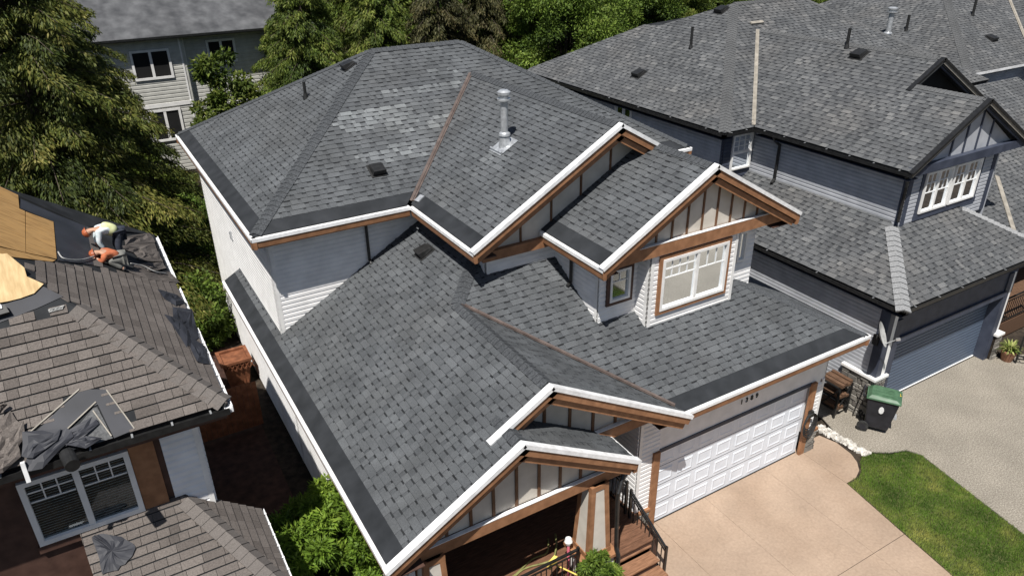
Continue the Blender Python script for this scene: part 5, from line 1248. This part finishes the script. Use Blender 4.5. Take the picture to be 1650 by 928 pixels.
# potted grass and railing by the blue garage
material('plant_pale', [(0.10, 0.16, 0.03), (0.26, 0.30, 0.08), (0.45, 0.45, 0.18)], rough=0.6, scale=6, attr='tone', var=0.2, translucent=0.3)
material('terracotta', [(0.20, 0.10, 0.06), (0.28, 0.14, 0.085)], rough=0.8, scale=6, var=0.15)
PP = thing('potted_plant', 'spiky pale green plant in a dark pot right of the blue garage', 'potted plant', (14.05, -.35, 0)); m = MB()
m.tube([(14.05, -.35, 0), (14.05, -.35, .30), (14.05, -.35, .34)], [.15, .22, .23], 16); m.build('pot', 'terracotta', PP); V = []; T_ = []
for i in range(160):
    a = NP.uniform(0, 6.28); l = NP.uniform(.25, .55); e = NP.uniform(.35, 1.2); d_ = np.array([math.cos(a) * math.cos(e), math.sin(a) * math.cos(e), math.sin(e)]); s_ = np.array([-math.sin(a), math.cos(a), 0]) * .018; b_ = np.array([14.05, -.35, .32]); mid = b_ + d_ * l * .6; tip = b_ + d_ * l + np.array([0, 0, -.12])
    V.append([b_ - s_, b_ + s_, mid + s_, mid - s_]); V.append([mid - s_, mid + s_, tip, tip]); T_ += [NP.random()] * 2
quads_object('leaves', 'plant_pale', np.array(V), np.array(T_), PP)
NR = railing(None, (14.1, -.6, .05), (15.6, -2.4, .05), h=.95, n=14); tag(NR, 'black metal railing right of the blue garage beside the potted plant', 'railing')
NR2 = railing(None, (14.2, .5, .6), (16.5, .5, .6), h=.95, n=18); tag(NR2, 'black metal porch railing behind the potted plant at the right edge', 'railing')
NP_ = plain(N2, 'porch_deck', 'old_wood', (14.0, .5, 0), (20, 4, .6))

# porch clutter
def catenary(pts, r, name, mat, label, cat):
    P_ = [Vector(p) for p in pts]; out = []
    for i in range(len(P_) - 1):
        p0, p1, p2, p3 = P_[max(0, i - 1)], P_[i], P_[i + 1], P_[min(len(P_) - 1, i + 2)]
        for k in range(6): t = k / 6; out.append(.5 * ((2 * p1) + (p2 - p0) * t + (2 * p0 - 5 * p1 + 4 * p2 - p3) * t * t + (3 * p1 - p0 - 3 * p2 + p3) * t ** 3))
    out.append(P_[-1]); m = MB(); m.tube(out, r, 7); o = m.build(name, mat, None, smooth=True); return tag(o, label, cat)
material('hose_green', [(0.17, 0.17, 0.06), (0.24, 0.235, 0.09)], rough=0.5, scale=8, var=0.15)
catenary([(-4.9, .0, .77), (-4.3, -.35, .77), (-3.6, -.15, .77), (-3.0, -.25, .78), (-2.75, -.1, .86), (-2.6, .15, .98)], .02, 'garden_hose', 'hose_green', 'olive garden hose trailing across the porch deck', 'hose')
catenary([(-4.6, .1, .77), (-4.0, -.2, .77), (-3.3, -.02, .77), (-2.95, -.05, .80), (-2.75, .2, .88)], .018, 'garden_hose', 'hose_green', 'second olive hose on the porch deck, nearer the column', 'hose')
material('pink_plastic', [(0.62, 0.12, 0.18), (0.70, 0.2, 0.25)], rough=0.4, scale=8, var=0.1)
material('yellow_plastic', [(0.70, 0.52, 0.10), (0.78, 0.6, 0.16)], rough=0.4, scale=8, var=0.1)
LW = thing('watering_wand', 'pink watering wand with white head leaning on the porch railing', 'watering wand', (-2.88, -.78, .74)); m = MB(); m.tube([(-2.90, -.76, .76), (-2.84, -.66, 1.52)], .03, 8); m.build('wand', 'pink_plastic', LW); m = MB(); m.tube([(-2.84, -.66, 1.50), (-2.835, -.65, 1.58), (-2.83, -.64, 1.66)], [.045, .085, .06], 10); m.build('spray_head', 'white_trim', LW)
YW = thing('broom', 'yellow handled broom lying through the porch railing', 'broom', (-3.1, -.9, .9)); m = MB(); m.tube([(-3.25, -.80, 1.32), (-2.72, -1.30, 1.02)], .016, 7); m.build('handle', 'yellow_plastic', YW); m = MB(); m.obox((-3.29, -.76, 1.36), V3(.12, .05, 0), V3(-.02, .03, 0), V3(0, 0, .07)); m.build('brush', 'yellow_plastic', YW)

# side yard: path, planter, stones
material('path_red', [(0.030, 0.014, 0.010), (0.05, 0.024, 0.017)], rough=0.8, scale=5, var=0.25, big=.2)
structure('side_path', 'path_red', [(-8.6, 3.5), (-6.9, 3.5), (-6.7, 13.5), (-8.3, 13.5)], -.03, thick=.03)
material('planter_wood', [(0.15, 0.055, 0.026), (0.20, 0.078, 0.038)], rough=0.7, scale=6, var=0.2)
PL = thing('planter', 'orange-brown wooden planter with lattice band beside the left wall', 'planter', (-6.85, 11.2, 0)); m = MB(); a = [(-1, -1), (1, -1), (1, 1), (-1, 1)]
m.hexa([(-6.85 + x * .28, 11.2 + y * .28, 0) for x, y in a] + [(-6.85 + x * .40, 11.2 + y * .40, .85) for x, y in a]); m.build('planter_box', 'planter_wood', PL)
for i in range(6):
    for s in (1, -1): m = MB(); m.bar((-7.20 + i * .14, 10.79, .60 if s > 0 else .82), (-7.20 + (i + 1) * .14, 10.79, .82 if s > 0 else .60), .02, .03, up=(0, 1, 0)); m.build('lattice_strip', 'planter_wood', PL)
for i in range(6): m = MB(); m.box((-7.10 + i * .09, 10.885 , .02), (-7.035 + i * .09, 10.90, .55)); m.build('slat', 'planter_wood', PL)
m = MB(); m.box((-7.3, 10.76, .84), (-6.40, 10.86, .92)); m.box((-7.3, 11.54, .84), (-6.40, 11.64, .92)); m.box((-7.3, 10.86, .84), (-7.2, 11.54, .92)); m.box((-6.5, 10.86, .84), (-6.4, 11.54, .92)); m.build('planter_rim', 'planter_wood', PL)
FN = thing('wooden_fence', 'low reddish board fence across the gap between the left and middle houses', 'fence', (-7.6, 8.6, 0))
for i in range(14): rr = random.Random(i); plain(FN, 'fence_board', 'planter_wood', (-8.62 + i * .135, 8.60, .03), (-8.62 + i * .135 + .125, 8.625, 1.45 + rr.uniform(-.02, .02)))
for z in (.35, 1.15): plain(FN, 'fence_rail', 'planter_wood', (-8.62, 8.626, z), (-6.74, 8.68, z + .08))
material('paver', [(0.36, 0.20, 0.11), (0.46, 0.28, 0.17)], rough=0.8, scale=5, var=0.2)
for i, (x, y, s, mt, lb) in enumerate(((-5.3, 28.0, .55, 'paver', 'orange flagstone farthest back in the side garden'), (-5.05, 26.8, .5, 'paver', 'orange flagstone nearer than the farthest one in the side garden'), (-6.6, 17.7, .3, 'white_rock', 'pale garden stone left of a larger one in the side yard'), (-6.2, 17.6, .42, 'white_rock', 'larger pale garden stone near the wall in the side yard'))):
    rr = random.Random(i); m = MB(); P_ = [(x + s * rr.uniform(.7, 1) * math.cos(k * .9), y + s * rr.uniform(.7, 1) * math.sin(k * .9), 0.0) for k in range(7)]; m.prism([(a, b, -.05) for a, b, _ in P_], (0, 0, .16)); o = m.build('flagstone', mt, bevel=.02); tag(o, lb, 'stone')

# ------------------------------------------------------------------ trees and shrubs
material('leaf_cedar', [(0.014, 0.022, 0.005), (0.050, 0.072, 0.012), (0.12, 0.13, 0.024), (0.22, 0.19, 0.05)], rough=0.65, scale=3, attr='tone', var=0.25, translucent=0.18, k=1.0, big=0.30, bigscale=0.7)
material('leaf_hedge', [(0.020, 0.036, 0.006), (0.066, 0.102, 0.014), (0.13, 0.165, 0.026), (0.22, 0.22, 0.055)], rough=0.65, scale=3, attr='tone', var=0.25, translucent=0.22, big=0.30, bigscale=0.7)
material('leaf_brown', [(0.020, 0.020, 0.009), (0.048, 0.052, 0.018), (0.085, 0.08, 0.03), (0.13, 0.10, 0.045)], rough=0.65, scale=3, attr='tone', var=0.25, translucent=0.18, big=0.30, bigscale=0.7)
material('leaf_bright', [(0.028, 0.060, 0.006), (0.082, 0.145, 0.014), (0.155, 0.25, 0.028), (0.26, 0.35, 0.05)], rough=0.6, scale=3, attr='tone', var=0.22, translucent=0.28)
material('leaf_mid', [(0.020, 0.042, 0.006), (0.060, 0.105, 0.013), (0.12, 0.18, 0.024), (0.20, 0.25, 0.05)], rough=0.65, scale=3, attr='tone', var=0.25, translucent=0.22, big=0.30, bigscale=0.7)
material('bark', [(0.055, 0.042, 0.032), (0.10, 0.08, 0.062)], rough=0.9, scale=8, var=0.3, stretch=(3, 3, .6), bump=.6)
def norm(a): return a / np.maximum(1e-6, np.linalg.norm(a, axis=-1, keepdims=True))
def blades(base, dirv, L, Wd, tones, rng):
    """diamond leaves with a kink: base, left, tip, right"""
    up = rng.normal(size=base.shape); side = norm(np.cross(dirv, up)); mid = base + dirv * (L * .45)[:, None]; tip = base + dirv * L[:, None]; tip[:, 2] -= L * .12
    return np.stack([base, mid + side * Wd[:, None], tip, mid - side * Wd[:, None]], 1), tones
def conifer(h, r, nb, ns, seed, mat, leafL=.42, leafW=.055, low=.08, droop=.5, dense=1.0):
    rng = np.random.default_rng(seed); root = thing('conifer_tree', 'x', 'tree'); m = MB(); lean = rng.uniform(-.02, .02, 2)
    m.tube([(lean[0] * h * t, lean[1] * h * t, h * t) for t in (-.01, .1, .4, .7, .97)], [h * .020, h * .017, h * .012, h * .007, .01], 9)
    Vs, Ts = [], []
    for i in range(nb):
        t = low + (1 - low) * (i + rng.random()) / nb; az = rng.uniform(0, 2 * math.pi); L_ = r * (1 - t) ** .72 * rng.uniform(.62, 1.12) + .25; z0 = h * t * .97
        d0 = np.array([math.cos(az), math.sin(az), 0]); el = rng.uniform(.05, .4)
        s = np.linspace(0, 1, 7); P_ = np.stack([d0[0] * L_ * s, d0[1] * L_ * s, z0 + L_ * (el * s - (el + droop) * s ** 2)], 1)
        m.tube([tuple(p) for p in P_[::2]], [max(.008, .022 * L_ / 3 * (1 - q * .8)) for q in s[::2]], 5, caps=False)
        k = int(ns * (L_ / r) ** 1.1) + 6; u = rng.uniform(.12, 1.0, k) ** .8; idx = np.clip(u * 6, 0, 5.999); i0 = idx.astype(int); f = (idx - i0)[:, None]; B_ = P_[i0] * (1 - f) + P_[np.minimum(i0 + 1, 6)] * f
        tn = norm(P_[np.minimum(i0 + 1, 6)] - P_[i0]); sd = np.cross(tn, [0, 0, 1.0]) * rng.choice([-1, 1], k)[:, None]
        off = sd * (rng.random(k) * .28 * L_ * (1 - .5 * u))[:, None]; B_ = B_ + off + np.stack([0 * u, 0 * u, -rng.random(k) * .22 * (1 + np.linalg.norm(off, axis=1))], 1) + rng.normal(size=(k, 3)) * .05
        D_ = norm(tn * .7 + sd * .55 + np.array([0, 0, -.55]) + rng.normal(size=(k, 3)) * .38); LL = leafL * rng.uniform(.55, 1.35, k); WW = leafW * rng.uniform(.6, 1.5, k)
        bt = rng.normal(0, .12); T_ = np.clip(.42 + bt + rng.normal(0, .16, k) + .22 * (u - .5), 0, 1); v, tt = blades(B_, D_, LL, WW, T_, rng); Vs.append(v); Ts.append(tt)
    m.build('trunk', 'bark', root, smooth=True); quads_object('crown', mat, np.concatenate(Vs), np.concatenate(Ts), root); return root
def broadleaf(h, r, nc, nl, seed, mat, leafL=.20, leafW=.06, base=.3, squash=1.0, name='broadleaf_tree', trunk=True, cat='tree', skin=.62, jag=.5, cl=.26):
    rng = np.random.default_rng(seed); root = thing(name, 'x', cat); m = MB(); zc = h * (base + (1 - base) / 2); rz = h * (1 - base) / 2
    Vs, Ts = [], []; cs = []
    while len(cs) < nc:
        p = rng.uniform(-1, 1, 3); q = np.linalg.norm(p)
        if q > 1 or q < skin * rng.random() ** .5: continue
        cs.append(p)
    for p in cs:
        c = np.array([p[0] * r * rng.uniform(1 - jag * .3, 1 + jag * .25), p[1] * r * squash * rng.uniform(1 - jag * .3, 1 + jag * .25), zc + p[2] * rz]); cr = r * cl * rng.uniform(.6, 1.3)
        if trunk: m.tube([(0, 0, h * base * .8), tuple(c * np.array([.5, .5, 1]) * np.array([1, 1, .8])), tuple(c)], [h * .008 + .01, .02, .006], 5, caps=False)
        k = int(nl * rng.uniform(.7, 1.3)); g3 = norm(rng.normal(size=(k, 3))) * (rng.random(k) ** .45)[:, None] * cr; B_ = c + g3 * np.array([1, 1, .8])
        D_ = norm(g3 / cr * .7 + np.array([0, 0, .05]) + rng.normal(size=(k, 3)) * .5); bt = rng.normal(0, .10); T_ = np.clip(.45 + bt + rng.normal(0, .15, k) + .16 * g3[:, 2] / cr, 0, 1)
        v, tt = blades(B_, D_, leafL * rng.uniform(.6, 1.4, k), leafW * rng.uniform(.6, 1.4, k), T_, rng); Vs.append(v); Ts.append(tt)
    if trunk: m.tube([(0, 0, -.05), (0, 0, h * base * .6), (0, 0, h * base)], [h * .022 + .02, h * .016 + .015, h * .012 + .01], 9); m.build('trunk', 'bark', root, smooth=True)
    else: m.tube([(0, 0, -.05), (0, 0, h * .5)], [.04, .02], 6); m.build('stem', 'bark', root)
    quads_object('crown', mat, np.concatenate(Vs), np.concatenate(Ts), root); return root
def place(root, x, y, label, sc=1.0, rz=0.0, group=None, zs=1.0, copy=True):
    o = copy_tree(root) if copy else root
    o.location = (x, y, 0); o.rotation_euler = (0, 0, rz); o.scale = (sc, sc, sc * zs); o['label'] = label
    if group: o['group'] = group
    return o
C1 = conifer(13.5, 5.5, 230, 1750, 1, 'leaf_cedar', leafL=.16, leafW=.022, low=.10, droop=.18)
place(C1, -10.2, 17.2, 'huge dark cedar filling the upper left corner', rz=.4, copy=False)
C2 = conifer(11.5, 3.7, 170, 1000, 2, 'leaf_hedge', leafL=.17, leafW=.024, low=.03, droop=.2)
GT = 'trees along the back of the gardens'
place(C1, -9.5, 27.3, 'second tall dark cedar behind the huge one at the upper left', .92, 2.6, GT)
place(C2, .9, 26.5, 'yellow-green cedar right of the grey house behind', 1.0, .3, GT, copy=False)
place(C2, 4.6, 27.2, 'green cedar above the left end of the ridge of the middle house', 1.02, 2.1, GT)
place(C2, 2.2, 32.5, 'tall cedar beyond the right end of the grey house behind', .98, 4.0, GT)
C3 = conifer(12.0, 3.6, 170, 950, 3, 'leaf_brown', leafL=.17, leafW=.023, low=.03, droop=.35)
place(C3, 8.2, 27.5, 'brownish cedar above the ridge of the middle house', 1.0, .9, GT, copy=False)
place(C3, 11.6, 28.5, 'brownish cedar right of the ridge of the middle house', 1.0, 3.3, GT)
place(C3, 5.2, 31.5, 'brownish cedar behind the yellow-green cedars', 1.1, 5.0, GT)
place(C3, -16.5, 20.0, 'brownish cedar at the far left edge beside the huge dark cedar', 1.0, 1.0, GT)
B1 = broadleaf(10.5, 3.9, 110, 1000, 4, 'leaf_mid', leafL=.18, leafW=.036, base=.12, cl=.27)
place(B1, 15.4, 26.0, 'bright green leafy tree between the two big roofs', 1.0, .2, GT, copy=False)
place(B1, 20.2, 28.0, 'bright green leafy tree above the left corner of the weathered roof', 1.02, 1.8, GT)
B2 = broadleaf(10.0, 3.8, 110, 1000, 5, 'leaf_hedge', leafL=.18, leafW=.036, base=.12, cl=.27)
place(B2, 24.8, 30.5, 'mid green leafy tree behind the ridge of the blue-grey house', 1.0, .2, GT, copy=False)
place(B2, 30.5, 31.0, 'mid green leafy tree right of the ridge of the blue-grey house', 1.05, 1.2, GT)
place(B2, 36.8, 31.5, 'mid green leafy tree in the gap before the farthest right roof', 1.05, 2.6, GT)
place(B2, 42.5, 32.0, 'mid green leafy tree beyond the farthest right roof', 1.05, 3.9, GT)
place(B2, 6.3, 33.5, 'tall leafy tree behind the brownish cedars', 1.15, .7, GT)
place(B1, 13.5, 34.5, 'tall leafy tree behind the bright green one', 1.15, 3.0, GT)
place(B2, 20.5, 36.0, 'leafy tree far behind the weathered roof', 1.2, 4.4, GT)
S1 = broadleaf(7.6, 1.5, 34, 260, 6, 'leaf_hedge', leafL=.24, leafW=.05, base=.10, cl=.34)
place(S1, -3.2, 27.0, 'slender young tree in front of the grey house behind', 1.0, 0, copy=False)
S2 = broadleaf(4.6, 1.9, 40, 300, 7, 'leaf_hedge', leafL=.20, leafW=.05, base=.06, cl=.30)
place(S2, .4, 22.6, 'bushy small tree below the cedars left of the middle roof', 1.0, 0, copy=False)
place(S2, -8.2, 31.0, 'bushy small tree at the foot of the grey house', 1.0, 2.0)
place(S2, -7.2, 25.5, 'bushy small tree under the huge dark cedar', .85, 3.0)
K1 = broadleaf(2.2, 1.1, 30, 260, 8, 'leaf_mid', leafL=.15, leafW=.04, base=.0, trunk=False, name='shrub', cat='shrub', cl=.34)
place(K1, -7.3, 14.2, 'leafy shrub just beyond the stripped roof edge', 1.0, 0, copy=False)
for x, y, s, lb in ((-5.6, 23.4, .9, 'rounded shrub near the orange flagstones'), (-6.6, 19.6, .75, 'rounded shrub in the middle of the side garden'), (-6.9, 22.3, 1.0, 'leafy shrub left in the side garden'), (-5.9, 16.4, .7, 'yellowish shrub against the left wall'), (-4.9, 20.5, .8, 'leafy shrub by the back of the left wall')):
    place(K1, x, y, lb, s, x * 3)
K2 = broadleaf(2.0, 1.0, 26, 260, 9, 'leaf_mid', leafL=.14, leafW=.035, base=.0, trunk=False, name='shrub', cat='shrub', cl=.34)
place(K2, -5.75, 18.3, 'yellow-green shrub at the foot of the left wall', .9, 0, copy=False)
# round clipped shrub at the steps, and the feathery bush between the houses
TP = broadleaf(1.5, .42, 60, 300, 10, 'leaf_mid', leafL=.09, leafW=.016, base=.12, trunk=False, name='globe_shrub', cat='shrub', skin=.8, jag=.15, cl=.22)
place(TP, -2.58, -1.42, 'bright green clipped globe shrub in front of the porch column', 1.0, 0, zs=1.12, copy=False)
BU = broadleaf(2.9, 1.10, 130, 560, 12, 'leaf_bright', leafL=.13, leafW=.017, base=.05, squash=1.35, trunk=False, name='bush', cat='bush', skin=.6, jag=.3, cl=.24)
place(BU, -7.12, 1.45, 'bright feathery green bush between the left house and the middle house', 1.0, 0, copy=False)
